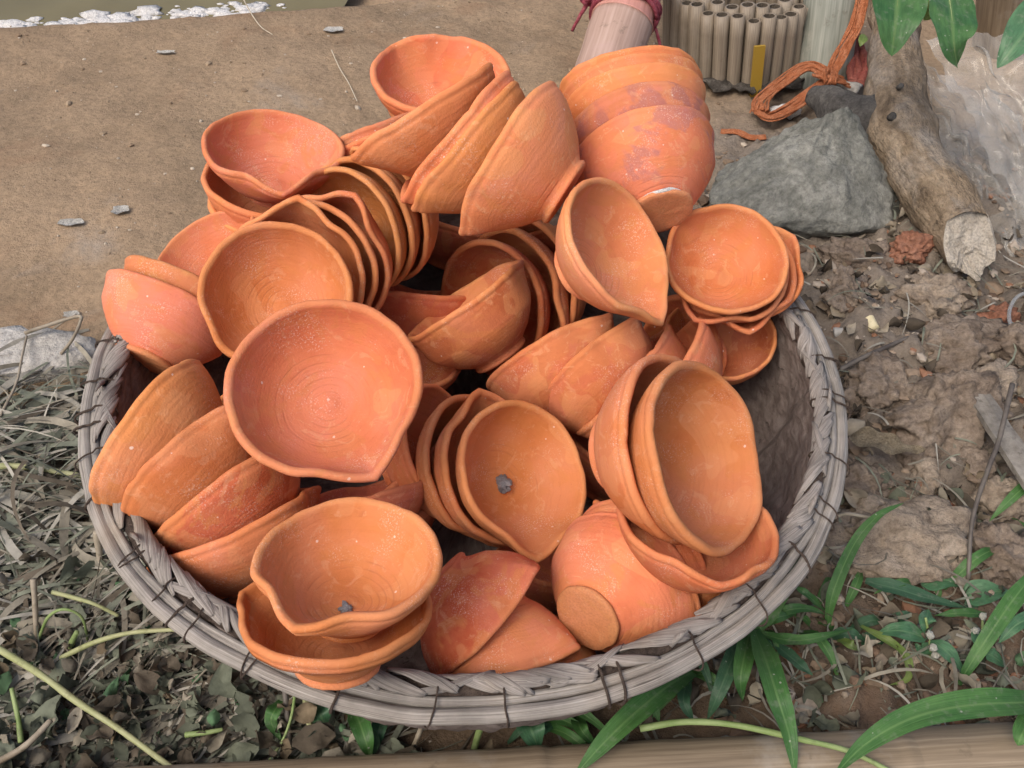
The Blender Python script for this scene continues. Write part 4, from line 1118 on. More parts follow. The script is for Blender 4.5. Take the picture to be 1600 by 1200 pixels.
# ------------------------------------------------------------------ clear plastic sheet behind the log
pm = NM('clear_plastic', .1, .5)
p_ = pm.n('ShaderNodeNewGeometry').outputs['Position']
pm.done(pm.ramp(pm.noise(p_, 30, 4), [(.35, (.44, .43, .40)), (.7, (.55, .54, .51))]), pm.bump(pm.noise(p_, 9, 2, .4), .35, .02))
tr = pm.n('ShaderNodeBsdfTransparent'); mx = pm.n('ShaderNodeMixShader')
pm.l(pm.ramp(pm.noise(p_, 11, 4, .6, .6), [(.35, .22), (.7, .50)]), mx.inputs[0])
pm.l(tr.outputs[0], mx.inputs[1]); pm.l(pm.b.outputs[0], mx.inputs[2]); pm.l(mx.outputs[0], pm.out.inputs[0])
def sheet(corners, nu_, nv_, amp, seed, name, mat):
    c00, c10, c01, c11 = [np.array(c) for c in corners]
    V = []
    for i in range(nu_):
        for j in range(nv_):
            u_, v_ = i / (nu_ - 1), j / (nv_ - 1)
            q = (c00 * (1 - u_) + c10 * u_) * (1 - v_) + (c01 * (1 - u_) + c11 * u_) * v_
            n = noise.fractal(Vector((u_ * 2.2, v_ * 3.2, seed)), 1, 2, 4); n2 = noise.noise(Vector((u_ * 7 + v_ * 5, v_ * 2, seed + 3)))
            n3 = abs(noise.noise(Vector((u_ * 5 - v_ * 6, v_ * 4 + u_ * 3, seed + 8))))
            V.append(q + np.array((n * amp * .6 + n2 * amp * .2, n * amp, n2 * amp * .6 + n3 * amp)))
    Fc = [(i * nv_ + j, i * nv_ + j + 1, (i + 1) * nv_ + j + 1, (i + 1) * nv_ + j) for i in range(nu_ - 1) for j in range(nv_ - 1)]
    return mesh_obj(name, V, Fc, mat)
ps = empty('plastic_sheet', (0.6813, 0.5259, 0.0000))
props(ps, 'crumpled clear plastic sheet hanging beside the log at right', 'plastic sheet')
o = sheet([(0.5568, 0.6613, 0.1700), (0.7303, 0.6325, 0.2000), (0.6642, 0.4490, 0.0400), (0.7719, 0.3629, 0.0300)], 46, 40, .022, 3, 'upper_fold', pm.m); keep(o, ps)
o = sheet([(0.6011, 0.7534, 0.1000), (0.7294, 0.6423, 0.0600), (0.5819, 0.5041, 0.0400), (0.6887, 0.3376, 0.0050)], 46, 40, .026, 9, 'lower_fold', pm.m); keep(o, ps)

# ------------------------------------------------------------------ leaves
def leaf(name, pts, width, mat, parent=None, fold=.18, prof='ovate', ripple=.0, up=(0, 0, 1), nl=22, nw_=7, seed=0):
    """leaf or blade along pts (base to tip); width in metres, V-folded along its midrib"""
    path = spline(pts, nl); t = np.gradient(path, axis=0); t /= np.linalg.norm(t, axis=1)[:, None] + 1e-12
    upv = np.array(up, float)
    V = []; U = []
    for k in range(nl):
        s = k / (nl - 1)
        if prof == 'ovate': w = (math.sin(math.pi * s ** .72) ** .8) * (1 - .25 * s) if 0 < s < 1 else 0.02
        elif prof == 'heart': w = (math.sin(math.pi * min(1, s * .93 + .07) ** .60) ** .75) if s < 1 else .01
        else: w = min(1, .45 + 2.2 * s) * (1 - s ** 3.2) + .01
        side = np.cross(t[k], upv); side /= np.linalg.norm(side) + 1e-9
        nrm = np.cross(side, t[k])
        for c in range(nw_):
            q = c / (nw_ - 1) * 2 - 1
            rp_ = ripple * math.sin(s * 17 + q * 2 + seed) * abs(q)
            V.append(path[k] + side * q * w * width * .5 + nrm * (abs(q) * fold * w * width * .5 + rp_))
            U.append((s, (q + 1) / 2))
    Fc = [(k * nw_ + c, k * nw_ + c + 1, (k + 1) * nw_ + c + 1, (k + 1) * nw_ + c) for k in range(nl - 1) for c in range(nw_ - 1)]
    o = mesh_obj(name, V, Fc, mat); Ua = np.array(U); set_uv(o, lambda: Ua)
    if parent: keep(o, parent)
    return o
vine = empty('leafy_vine', (0.4870, 0.5205, 0.3252))
props(vine, 'broad green leaves hanging from a vine at the top right', 'vine')
leaf('leaf', [(0.4351, 0.5082, 0.3136), (0.4269, 0.4651, 0.3004), (0.4217, 0.4352, 0.2858), (0.4238, 0.4233, 0.2609)], .062, BROAD, vine, .22, 'heart', .0015, up=(0, -.6, .8), seed=1)
leaf('leaf', [(0.4903, 0.4960, 0.3021), (0.4862, 0.4574, 0.2931), (0.4852, 0.4277, 0.2788), (0.5000, 0.4267, 0.2503)], .056, BROAD, vine, .12, 'heart', .002, up=(.1, -.6, .8), seed=2)
leaf('leaf', [(0.5908, 0.4716, 0.3065), (0.5660, 0.4433, 0.2936), (0.5476, 0.4220, 0.2802), (0.5330, 0.4093, 0.2613)], .045, WEED, vine, .25, 'heart', .0015, up=(-.3, -.5, .8), seed=3)
leaf('leaf', [(0.4907, 0.5353, 0.2980), (0.4823, 0.5119, 0.2896), (0.4789, 0.4998, 0.2781), (0.4772, 0.5021, 0.2666)], .03, BLADE_Y, vine, .25, 'ovate', .001, up=(-.3, -.5, .8), seed=4)
leaf('leaf', [(0.5022, 0.7312, 0.1391), (0.4946, 0.7161, 0.1386), (0.4924, 0.7095, 0.1324)], .014, BLADE_Y, vine, .2, 'ovate', .0005, up=(0, -.6, .8), seed=5)
for lf_ in [c_ for c_ in vine.children if c_.name.startswith('leaf')][:4]:
    n_ = len(lf_.data.vertices) // 7; mid = [lf_.data.vertices[k * 7 + 3].co - Vector((0, 0, .0008)) for k in range(n_)]
    pe = mesh_obj('petiole', *tube_geo([mid[0] + (mid[0] - mid[2]) * 1.5] + mid[:-4], np.linspace(.0014, .0004, n_ - 3), 6), STALK_G); pe.parent = lf_
o = mesh_obj('stem', *tube_geo(spline([(0.4014, 0.5738, 0.3206), (0.4390, 0.5194, 0.3105), (0.4932, 0.5081, 0.2998), (0.5518, 0.5025, 0.3082), (0.5941, 0.4732, 0.3080)], 30), .0022, 7), STALK_G); keep(o, vine)

def tuft(name, label, base, blades, cat='grass', grp=None, extra=4):
    e = empty(name, base); props(e, label, cat, grp)
    for k, (pts, w, mt) in enumerate(blades):
        leaf('blade', pts, w, mt, e, .28, 'blade', .0006, seed=k, nl=26, nw_=5)
    rb_ = random.Random(len(label))
    for k in range(extra):      # shorter shoots round the same root
        yw = rb_.uniform(0, 6.28); L = rb_.uniform(.025, .06); x0, y0 = base[0] + rb_.gauss(0, .012), base[1] + rb_.gauss(0, .012)
        z0 = gz(x0, y0); dx, dy = math.cos(yw) * L, math.sin(yw) * L
        if math.hypot(x0 + dx, y0 + dy) < .30: dx, dy = -dx, -dy
        leaf('blade', [(x0, y0, z0), (x0 + dx * .4, y0 + dy * .4, z0 + L * .45), (x0 + dx * .8, y0 + dy * .8, z0 + L * .45), (x0 + dx * 1.15, y0 + dy * 1.15, z0 + L * .2)], rb_.uniform(.006, .012), rb_.choice((BLADE, BLADE_D, BLADE)), e, .28, 'blade', .0006, seed=k, nl=12, nw_=5)
    return e
GG = 'broad grass tufts beside the basket'
tuft('grass_tuft', 'grass tuft under the right rim, one long blade crossing the bamboo pole', (0.2615, -0.1260, 0.0000), [
    ([(0.2486, -0.1413, 0.0300), (0.2401, -0.1923, 0.0750), (0.2414, -0.2276, 0.0850), (0.2501, -0.2494, 0.0700), (0.2545, -0.2735, 0.0550)], .020, BLADE),
    ([(0.2481, -0.1376, 0.0200), (0.2322, -0.1746, 0.0500), (0.2258, -0.1967, 0.0500), (0.2304, -0.2061, 0.0300)], .016, BLADE),
    ([(0.2411, -0.1410, 0.0200), (0.2198, -0.1838, 0.0450), (0.2091, -0.2061, 0.0400), (0.2031, -0.2184, 0.0200)], .014, BLADE_D),
    ([(0.2553, -0.1372, 0.0200), (0.2653, -0.1270, 0.0300), (0.2759, -0.1138, 0.0400), (0.2839, -0.1007, 0.0450)], .011, BLADE),
    ([(0.2576, -0.1401, 0.0200), (0.2751, -0.1503, 0.0300), (0.2951, -0.1506, 0.0350), (0.3385, -0.1304, 0.0200)], .011, BLADE),
    ([(0.2704, -0.1429, 0.0100), (0.2832, -0.1648, 0.0200), (0.2946, -0.1755, 0.0200)], .012, BLADE_D),
    ([(0.2617, -0.1308, 0.0200), (0.2703, -0.1298, 0.0300), (0.2912, -0.1186, 0.0200)], .011, BLADE)], grp=GG)
tuft('grass_tuft', 'upright grass blade rising in front of the pale clod', (0.3234, -0.1161, 0.0000), [
    ([(0.3231, -0.1180, 0.0000), (0.3232, -0.1018, 0.0300), (0.3413, -0.0678, 0.0550), (0.3620, -0.0471, 0.0700), (0.3884, -0.0316, 0.0700)], .011, BLADE),
    ([(0.3196, -0.1093, 0.0100), (0.3001, -0.1064, 0.0300), (0.2885, -0.0963, 0.0300)], .009, BLADE),
    ([(0.3236, -0.1122, 0.0100), (0.3244, -0.0990, 0.0200), (0.3247, -0.0889, 0.0300)], .007, BLADE)], grp=GG)
tuft('grass_tuft', 'wide grass blade arching over the bamboo pole at lower right', (0.4974, -0.1796, 0.0000), [
    ([(0.4763, -0.2024, 0.0500), (0.4197, -0.2215, 0.0850), (0.3703, -0.2317, 0.0950), (0.3326, -0.2411, 0.0900), (0.2997, -0.2578, 0.0800), (0.2757, -0.2779, 0.0700)], .022, BLADE)], grp=GG)
tuft('grass_tuft', 'long grass blade slanting down from the right edge above the weed', (0.5245, -0.0547, 0.0000), [
    ([(0.4960, -0.0840, 0.0600), (0.4629, -0.1171, 0.0600), (0.4403, -0.1425, 0.0500), (0.4231, -0.1645, 0.0300), (0.4145, -0.1783, 0.0050)], .015, BLADE),
    ([(0.4888, -0.1248, 0.0500), (0.4639, -0.1352, 0.0500), (0.4479, -0.1483, 0.0400)], .013, WEED),
    ([(0.5519, 0.0360, 0.0500), (0.5172, 0.0108, 0.0400), (0.4917, -0.0098, 0.0200)], .011, BLADE)], grp=GG)
tuft('grass_tuft', 'dark flat grass blades lying right of the upright blade', (0.4254, -0.0908, 0.0000), [
    ([(0.3585, -0.0827, 0.0200), (0.3819, -0.0920, 0.0250), (0.4096, -0.0981, 0.0220), (0.4452, -0.1014, 0.0150)], .016, BLADE_D),
    ([(0.4575, -0.1098, 0.0200), (0.4323, -0.1129, 0.0250), (0.4117, -0.1138, 0.0200)], .009, BLADE)], grp=GG)
tuft('grass_tuft', 'curled yellow green blade left of the flowering weed', (0.3474, -0.1177, 0.0000), [
    ([(0.3468, -0.1248, 0.0150), (0.3615, -0.1425, 0.0250), (0.3766, -0.1536, 0.0200), (0.3769, -0.1697, 0.0120), (0.3601, -0.1745, 0.0060)], .0085, BLADE_Y),
    ([(0.3265, -0.1366, 0.0100), (0.3324, -0.1463, 0.0200), (0.3437, -0.1463, 0.0100)], .010, BLADE_Y)], grp=GG)
tuft('grass_tuft', 'broad grass blade leaning left across the pole below the rim', (0.1959, -0.1685, 0.0000), [
    ([(0.1952, -0.1784, 0.0200), (0.1642, -0.2128, 0.0600), (0.1314, -0.2462, 0.0750), (0.1104, -0.2664, 0.0700), (0.0928, -0.2839, 0.0600)], .019, BLADE),
    ([(0.1692, -0.1806, 0.0100), (0.1592, -0.2070, 0.0300), (0.1638, -0.2253, 0.0250)], .012, BLADE),
    ([(0.1000, -0.2145, 0.0100), (0.1021, -0.2359, 0.0300), (0.1138, -0.2436, 0.0200)], .012, BLADE),
    ([(0.1932, -0.1792, 0.0100), (0.1835, -0.2082, 0.0300), (0.1926, -0.2215, 0.0200)], .011, BLADE_D)], grp=GG)
tuft('grass_tuft', 'two short green blades under the front rim left of centre', (-0.0729, -0.2144, 0.0000), [
    ([(-0.0781, -0.2192, 0.0100), (-0.0681, -0.2403, 0.0300), (-0.0610, -0.2548, 0.0300), (-0.0584, -0.2608, 0.0150)], .016, BLADE),
    ([(-0.0530, -0.2230, 0.0100), (-0.0540, -0.2403, 0.0200), (-0.0552, -0.2513, 0.0100)], .013, BLADE_D)], grp=GG)
tuft('grass_tuft', 'small bluish leaf blades under the middle of the front rim', (0.0646, -0.2147, 0.0000), [
    ([(0.0601, -0.2183, 0.0100), (0.0636, -0.2380, 0.0300), (0.0703, -0.2495, 0.0200)], .024, WEED),
    ([(0.0846, -0.2180, 0.0100), (0.0740, -0.2307, 0.0200), (0.0684, -0.2365, 0.0150)], .014, WEED)], grp=GG)
tuft('grass_tuft', 'single small pointed green leaf under the front left rim', (-0.1427, -0.2156, 0.0000), extra=0, blades=[
    ([(-0.1336, -0.2192, 0.0150), (-0.1363, -0.2328, 0.0250), (-0.1375, -0.2398, 0.0200), (-0.1290, -0.2493, 0.0100)], .012, BLADE)], grp=GG)
tuft('grass_tuft', 'dull green round blade under the front left rim beside the stems', (-0.1059, -0.2189, 0.0000), extra=0, blades=[
    ([(-0.1104, -0.2157, 0.0100), (-0.1015, -0.2301, 0.0200), (-0.0976, -0.2359, 0.0100)], .020, WEED)], grp=GG)
tuft('grass_tuft', 'small green leaf poking in over the pole at the right edge', (0.4688, -0.2083, 0.0000), extra=0, blades=[
    ([(0.4357, -0.2247, 0.0700), (0.4217, -0.2397, 0.0750), (0.4176, -0.2474, 0.0700)], .017, BLADE)], grp=GG)

weed = empty('flowering_weed', (0.4100, -0.1264, 0.0000))
props(weed, 'low weed with oval leaves and tiny white flower heads at lower right', 'weed')
for k, (pts, w) in enumerate([
    ([(0.3938, -0.1421, 0.0300), (0.3776, -0.1398, 0.0350), (0.3668, -0.1360, 0.0300), (0.3558, -0.1342, 0.0200)], .020),
    ([(0.3973, -0.1430, 0.0300), (0.4031, -0.1540, 0.0350), (0.4132, -0.1623, 0.0300), (0.4263, -0.1683, 0.0150)], .017),
    ([(0.3973, -0.1371, 0.0300), (0.3932, -0.1310, 0.0400), (0.3999, -0.1169, 0.0350)], .018),
    ([(0.4036, -0.1433, 0.0200), (0.3918, -0.1469, 0.0200), (0.3879, -0.1413, 0.0200)], .012),
    ([(0.4435, -0.1344, 0.0300), (0.4344, -0.1435, 0.0350), (0.4389, -0.1493, 0.0300)], .015),
    ([(0.4460, -0.1467, 0.0200), (0.4527, -0.1509, 0.0200), (0.4664, -0.1550, 0.0100)], .016),
    ([(0.4480, -0.0888, 0.0100), (0.4645, -0.0872, 0.0200), (0.4878, -0.0857, 0.0200)], .028),
    ([(0.4137, -0.0778, 0.0100), (0.4304, -0.0732, 0.0150), (0.4538, -0.0753, 0.0100)], .024)]):
    leaf('leaf', pts, w, WEED, weed, .2, 'ovate', .0005, seed=k, nl=14)
for pts in ([(0.4069, -0.1622, 0.0000), (0.4002, -0.1526, 0.0150), (0.3963, -0.1408, 0.0300), (0.3903, -0.1310, 0.0450)], [(0.4585, -0.1416, 0.0000), (0.4469, -0.1348, 0.0200), (0.4459, -0.1202, 0.0350)]):
    o = mesh_obj('stem', *tube_geo(spline(pts, 14), .0011, 6), STALK_G); keep(o, weed)
flm = clod_mat('white_petals', (.6, .6, .52), (.74, .74, .66), (.8, .8, .74), 300)
for k, p_ in enumerate(((0.3913, -0.1451, 0.0420), (0.3939, -0.1534, 0.0360), (0.3978, -0.1569, 0.0300), (0.4428, -0.1238, 0.0400), (0.4348, -0.1353, 0.0350))):
    o = lump('flower_head', p_, (.0033, .0033, .003), flm, k + 30, 2, .6, 3); keep(o, weed)

# ------------------------------------------------------------------ stalks, twigs, threads
def stick(name, label, pts, r, mat, cat='twig', n=30, taper=.7, grp=None, rough=.15):
    r = r * (.82 if cat == 'stalk' else 1.0); rr = np.linspace(r, r * taper, n)
    o = mesh_obj(name, *tube_geo(spline(pts, n), rr, 9, True, rough, 60, len(label)), mat)
    return props(o, label, cat, grp)
stick('green_stalk', 'long yellow green stalk running to the bottom left corner', [(-0.3788, -0.1889, 0.0300), (-0.3224, -0.2166, 0.0350), (-0.2849, -0.2374, 0.0350), (-0.2458, -0.2561, 0.0300), (-0.1912, -0.2865, 0.0300)], .0036, STALK, 'stalk')
stick('green_stalk', 'yellow green stalk tucked under the front left rim', [(-0.3214, -0.1920, 0.0120), (-0.2921, -0.1828, 0.0250), (-0.2619, -0.1752, 0.0300), (-0.2125, -0.1688, 0.0300)], .0030, STALK, 'stalk')
stick('green_stalk', 'thick pale stalk at the left edge poking under the basket', [(-0.4563, -0.0160, 0.0300), (-0.4153, -0.0139, 0.0300), (-0.3900, -0.0136, 0.0250), (-0.3515, -0.0162, 0.0200)], .0042, STALK, 'stalk')
stick('green_stalk', 'short pale jointed stalk in the litter at left', [(-0.3412, -0.1427, 0.0300), (-0.3190, -0.1474, 0.0300), (-0.3012, -0.1523, 0.0300), (-0.2841, -0.1558, 0.0200)], .0024, STALK, 'stalk')
stick('green_stalk', 'short green stub standing in the litter at lower left', [(-0.3233, -0.1785, 0.0000), (-0.3135, -0.1797, 0.0200), (-0.3055, -0.1805, 0.0350)], .0034, STALK_G, 'stalk')
stick('green_stalk', 'upright green white stalk at the left bottom edge', [(-0.3267, -0.2611, 0.0100), (-0.3320, -0.2455, 0.0200), (-0.3408, -0.2274, 0.0300)], .0028, STALK_G, 'stalk')
stick('green_stalk', 'pale green runner lying on the bamboo pole', [(0.1444, -0.2411, 0.0500), (0.1770, -0.2378, 0.0580), (0.2142, -0.2399, 0.0620), (0.2597, -0.2488, 0.0640), (0.2965, -0.2554, 0.0620), (0.3266, -0.2692, 0.0600)], .0034, STALK_G, 'stalk')
stick('green_stalk', 'knobbly green stem behind the pole below the front rim', [(0.0276, -0.2299, 0.0300), (0.0233, -0.2385, 0.0200), (0.0192, -0.2482, 0.0000)], .0045, STALK_G, 'stalk')
stick('green_stalk', 'mottled upright stem under the front rim beside the small blades', [(-0.1163, -0.2120, 0.0300), (-0.1120, -0.2281, 0.0200), (-0.1052, -0.2500, 0.0000)], .0035, STALK, 'stalk')
stick('thin_stem', 'thin green stem slanting from the front rim to the bottom edge', [(-0.1178, -0.2241, 0.0500), (-0.1211, -0.2382, 0.0300), (-0.1266, -0.2543, 0.0200), (-0.1382, -0.2704, 0.0100)], .0013, STALK_G, 'stem')
stick('thin_stem', 'short green stem fragment lying flat below the front left rim', [(-0.2006, -0.2524, 0.0200), (-0.1859, -0.2509, 0.0220), (-0.1735, -0.2469, 0.0200)], .0024, STALK_G, 'stem')
stick('thin_stem', 'arched green grass stem in the litter at lower left', [(-0.3465, -0.1764, 0.0100), (-0.3306, -0.1715, 0.0400), (-0.3155, -0.1688, 0.0500), (-0.3037, -0.1699, 0.0400), (-0.3064, -0.1740, 0.0100)], .0014, STALK_G, 'stem')
stick('dry_twig', 'thin brown twig under the front rim at centre', [(-0.0173, -0.2362, 0.0500), (-0.0222, -0.2432, 0.0250), (-0.0287, -0.2503, 0.0050)], .0024, TWIG, 'twig')
stick('dry_twig', 'dark root like twig under the front rim left of the small blades', [(-0.1308, -0.2155, 0.0300), (-0.1259, -0.2370, 0.0150), (-0.1216, -0.2559, 0.0000)], .0026, TWIG_D, 'twig')
stick('dry_twig', 'brown stem standing in the litter against the left rim', [(-0.3148, -0.0935, 0.0500), (-0.3166, -0.1000, 0.0300), (-0.3174, -0.1135, 0.0050)], .0036, TWIG, 'twig')
stick('dry_twig', 'bare upright twig in the litter at left', [(-0.3503, -0.1431, 0.0500), (-0.3496, -0.1582, 0.0300), (-0.3481, -0.1765, 0.0100)], .0026, TWIG, 'twig')
stick('dry_twig', 'grey twig slanting in the bottom left corner', [(-0.3351, -0.2824, 0.0200), (-0.3125, -0.2709, 0.0300), (-0.2987, -0.2527, 0.0350)], .0030, TWIG, 'twig')
stick('bent_twig', 'thin bent twig lying on the concrete patch at left', [(-0.4867, 0.1613, 0.0300), (-0.4696, 0.1736, 0.0300), (-0.4372, 0.1870, 0.0350), (-0.4313, 0.1763, 0.0350), (-0.4338, 0.1546, 0.0300), (-0.4444, 0.1436, 0.0200)], .0022, TWIG, 'twig')
stick('bent_twig', 'fine crooked twig looping at the left edge below the concrete patch', [(-0.4642, 0.0456, 0.0300), (-0.4660, 0.0887, 0.0300), (-0.4758, 0.1292, 0.0300), (-0.4862, 0.1626, 0.0250)], .0015, TWIG, 'twig')
stick('thread', 'pale thread on the bare earth near the pond', [(-0.4701, 1.0409, 0.0040), (-0.4391, 0.9762, 0.0060), (-0.4115, 0.9301, 0.0050), (-0.3878, 0.9077, 0.0040)], .0011, THREAD, 'thread')
stick('thread', 'fine pale root thread behind the upper left bowls', [(-0.2833, 0.8629, 0.0060), (-0.2619, 0.8089, 0.0060), (-0.2393, 0.7616, 0.0060), (-0.2187, 0.7107, 0.0060)], .0010, THREAD, 'thread')
stick('cut_stick', 'cream coloured peeled stick on the earth right of the basket', [(0.4206, 0.2705, 0.0450), (0.4245, 0.2493, 0.0450), (0.4289, 0.2246, 0.0450)], .0065, stalk_mat('peeled_wood', (.58, .50, .30), (.66, .60, .42)), 'stick', taper=.95)
stick('weathered_stick', 'grey weathered stick end beside the cream peeled stick', [(0.3876, 0.2258, 0.0350), (0.4024, 0.2258, 0.0380), (0.4281, 0.2361, 0.0380)], .0058, stalk_mat('grey_stick', (.30, .29, .27), (.42, .41, .39)), 'stick', taper=.8, rough=.4)
stick('dry_twig', 'long thin twig on the earth right of the basket rim', [(0.3822, 0.1678, 0.0350), (0.4075, 0.1791, 0.0450), (0.4397, 0.1992, 0.0450), (0.4643, 0.2141, 0.0450)], .0030, TWIG_D, 'twig')
stick('dry_twig', 'dark slender twig standing across the grey wood sliver', [(0.5147, 0.0956, 0.1000), (0.4912, 0.0385, 0.0800), (0.4790, 0.0152, 0.0700), (0.4586, -0.0294, 0.0500), (0.4528, -0.0748, 0.0200)], .0026, TWIG_D, 'twig')
stick('dry_twig', 'short straight twig between the boulder and the basket', [(0.4149, 0.3668, 0.0300), (0.4364, 0.3835, 0.0350), (0.4635, 0.4101, 0.0350)], .0026, TWIG, 'twig')
stick('dry_twig', 'pale thin twig on top of the pale clod', [(0.3221, -0.0468, 0.0600), (0.3350, -0.0433, 0.0650), (0.3503, -0.0422, 0.0620), (0.3684, -0.0403, 0.0550)], .0019, TWIG, 'twig')
sl0, sl1 = np.array((0.5003, 0.1216, 0.0600)), np.array((0.5303, 0.0005, 0.0500))
dd = (sl1 - sl0); sd = np.cross(dd, (0, 0, 1.)); sd = sd / np.linalg.norm(sd) * .012
V = []
for k in range(14):
    c = sl0 + dd * k / 13
    for s_, zz in ((-1, 0), (-1, .006), (-.2, .0075), (1, .006), (1, 0)):
        jt = noise.noise(Vector((k * .9, s_ * 2, zz * 300)))
        V.append(c + sd * s_ * (1 + .12 * jt) + np.array((0, 0, zz + .0008 * jt)))
Fc = [(k * 5 + j, (k + 1) * 5 + j, (k + 1) * 5 + (j + 1) % 5, k * 5 + (j + 1) % 5) for k in range(13) for j in range(5)] + [(0, 1, 2, 3, 4), tuple(65 + j for j in (4, 3, 2, 1, 0))]
props(mesh_obj('wood_sliver', V, Fc, weathered('grey_sliver', (.10, .09, .08), (.19, .175, .155), (.28, .265, .24), (60, 60, 60)), smooth=False), 'flat grey sliver of wood at the right edge', 'wood')
pts = [(0.6240, 0.2981, 0.0500), (0.6035, 0.2853, 0.0500), (0.5868, 0.2590, 0.0500), (0.5826, 0.2355, 0.0500), (0.5979, 0.2224, 0.0500)]
pcm = NM('clear_cup', .1, .5); pcm.b.inputs['Transmission Weight'].default_value = .8; pcm.done((.7, .72, .72))
props(mesh_obj('clear_ring', *tube_geo(spline(pts, 24), .0022, 8), pcm.m), 'clear plastic ring edge at the right side of the picture', 'plastic ring')

# ------------------------------------------------------------------ clods and stones on the dug earth
CG = 'earth clods right of the basket'
for k, (px, sx, sy, sz, mt, lab, rot) in enumerate([
    ((0.4031, -0.0321, 0.0200), .072, .046, .030, CLOD, 'big pale flat clod right of the basket behind the grass blade', .1),
    ((0.4819, 0.1183, 0.0200), .062, .050, .044, CLOD_B, 'large reddish brown clod left of the grey wood sliver', .4),
    ((0.5160, 0.0219, 0.0300), .027, .022, .022, CLOD, 'pale lump below the end of the grey wood sliver', .2),
    ((0.4981, -0.0401, 0.0200), .036, .034, .030, CLOD_B, 'brown lump at the right edge beneath the pale lump', .8),
    ((0.5147, 0.2103, 0.0200), .062, .045, .030, CLOD_B, 'brown clod mound below the sawn log end', .3),
    ((0.4452, 0.3595, 0.0150), .052, .028, .022, CLOD_B, 'mossy brown clod between the boulder and the peeled stick', .1),
    ((0.5056, 0.3733, 0.0250), .034, .022, .022, CLOD_R, 'brick red clod left of the sawn log end', .5),
    ((0.4300, 0.1601, 0.0150), .044, .036, .024, CLOD_B, 'crumbly brown clod near the right rim under the long thin twig', .9),
    ((0.5162, 0.2953, 0.0200), .050, .034, .026, CLOD, 'greyish crumbly clod right of the peeled stick', .2),
    ((0.5901, 0.2682, 0.0200), .030, .022, .022, CLOD_R, 'pinkish lump under the sawn log end near the clear ring', .6),
    ((0.3862, 0.0402, 0.0150), .036, .030, .020, CLOD_B, 'dark clod against the right rim above the pale flat clod', .3),
    ((0.4612, 0.0195, 0.0150), .012, .010, .008, CLOD_R, 'small round reddish pebble above the pale flat clod', .3),
    ((0.4499, 0.0469, 0.0150), .024, .018, .014, CLOD, 'grey pebble cluster lump above the reddish pebble', 1.2),
    ((0.4932, 0.0555, 0.0150), .022, .020, .016, CLOD_B, 'small brown lump touching the slender dark twig', 1.0),
    ((0.4094, 0.2867, 0.0200), .034, .026, .022, CLOD_B, 'dark crumbly lump between the rim and the peeled stick', 1.0),
    ((0.4445, 0.0769, 0.0200), .030, .022, .016, CLOD_B, 'brown flake of earth under the withered leaf', 1.4),
    ((0.5363, 0.1540, 0.0200), .030, .026, .020, CLOD, 'grey lump behind the upper end of the wood sliver', .7),
    ((0.5842, 0.2056, 0.0200), .028, .030, .022, CLOD_B, 'dark brown lump at the right edge above the wood sliver', .7),
    ((0.3883, -0.1457, 0.0000), .016, .012, .008, CLOD, 'small pale pebble beside the curled yellow green blade', .7)]):
    c = (px[0], px[1], gz(px[0], px[1]) + sz * .2)
    props(lump_at(lump('earth_clod', c, (sx, sy, sz), mt, k + 50, 5 if sx > .03 else 4, .42, 2.3, facets=9, rot=rot), c), lab, 'clod', CG)

# concrete patch at left
cp = [(-0.6086, 0.1641, 0.0000), (-0.5596, 0.1800, 0.0000), (-0.5186, 0.1832, 0.0000), (-0.4690, 0.1830, 0.0000), (-0.4222, 0.1705, 0.0000), (-0.4189, 0.1414, 0.0000), (-0.4659, 0.1208, 0.0000), (-0.5276, 0.1069, 0.0000), (-0.5907, 0.0985, 0.0000)]
loop = spline(cp + [cp[0]], 60)[:-1]
V = []; n = len(loop); cen = loop.mean(0)
for i, (s, z) in enumerate(((1.03, -.01), (1.0, .012), (.97, .017), (.7, .019), (.35, .02))):
    for j in range(n):
        q = cen + (loop[j] - cen) * s; d = noise.fractal(Vector((q[0] * 30, q[1] * 30, i * 1.0)), 1, 2, 4)
        V.append((q[0] + d * .006 * (i < 3), q[1] + d * .006 * (i < 3), z + gz(q[0], q[1]) * .5 + d * .003))
Fc = [(i * n + j, i * n + (j + 1) % n, (i + 1) * n + (j + 1) % n, (i + 1) * n + j) for i in range(4) for j in range(n)] + [tuple(4 * n + j for j in range(n))]
props(mesh_obj('concrete_patch', V, Fc, CONC), 'cracked pale concrete slab edge at the left', 'slab')

# scraps on the yard
SCR = clod_mat('grey_scrap', (.40, .39, .36), (.52, .51, .48), (.62, .61, .59), 90)
for k, (p_, w, l_, lab) in enumerate([
    ((-0.4711, 0.4080, 0.0040), .020, .022, 'curled grey dry leaf scrap on the yard, the right one of two'),
    ((-0.5240, 0.3793, 0.0040), .015, .032, 'flat grey dry leaf scrap on the yard, the left one of two'),
    ((-0.5427, 0.8354, 0.0040), .010, .030, 'whitish flake on the bare earth near the pond'),
    ((-0.2957, 0.9457, 0.0040), .020, .034, 'pale flat flake on the earth behind the heap'),
    ((-0.4635, 0.2156, 0.0060), .012, .016, 'greenish grey leaf scrap by the bent twig')]):
    V = []; rg = random.Random(k)
    for i in range(6):
        for j in range(5):
            u_, v_ = i / 5 - .5, j / 4 - .5
            e = 1 - .35 * abs(v_ * 2) * rg.random()
            V.append((p_[0] + u_ * l_ * e + rg.uniform(-.001, .001), p_[1] + v_ * w * (1 - abs(u_) * .8) + u_ * .004, gz(p_[0], p_[1]) + .0015 + .003 * abs(u_) + .0035 * v_ * v_ * 4 * rg.uniform(.6, 1)))
    Fc = [(i * 5 + j, i * 5 + j + 1, i * 5 + 6 + j, i * 5 + 5 + j) for i in range(5) for j in range(4)]
    props(mesh_obj('dry_scrap', V, Fc, SCR), lab, 'scrap', 'scraps on the yard')
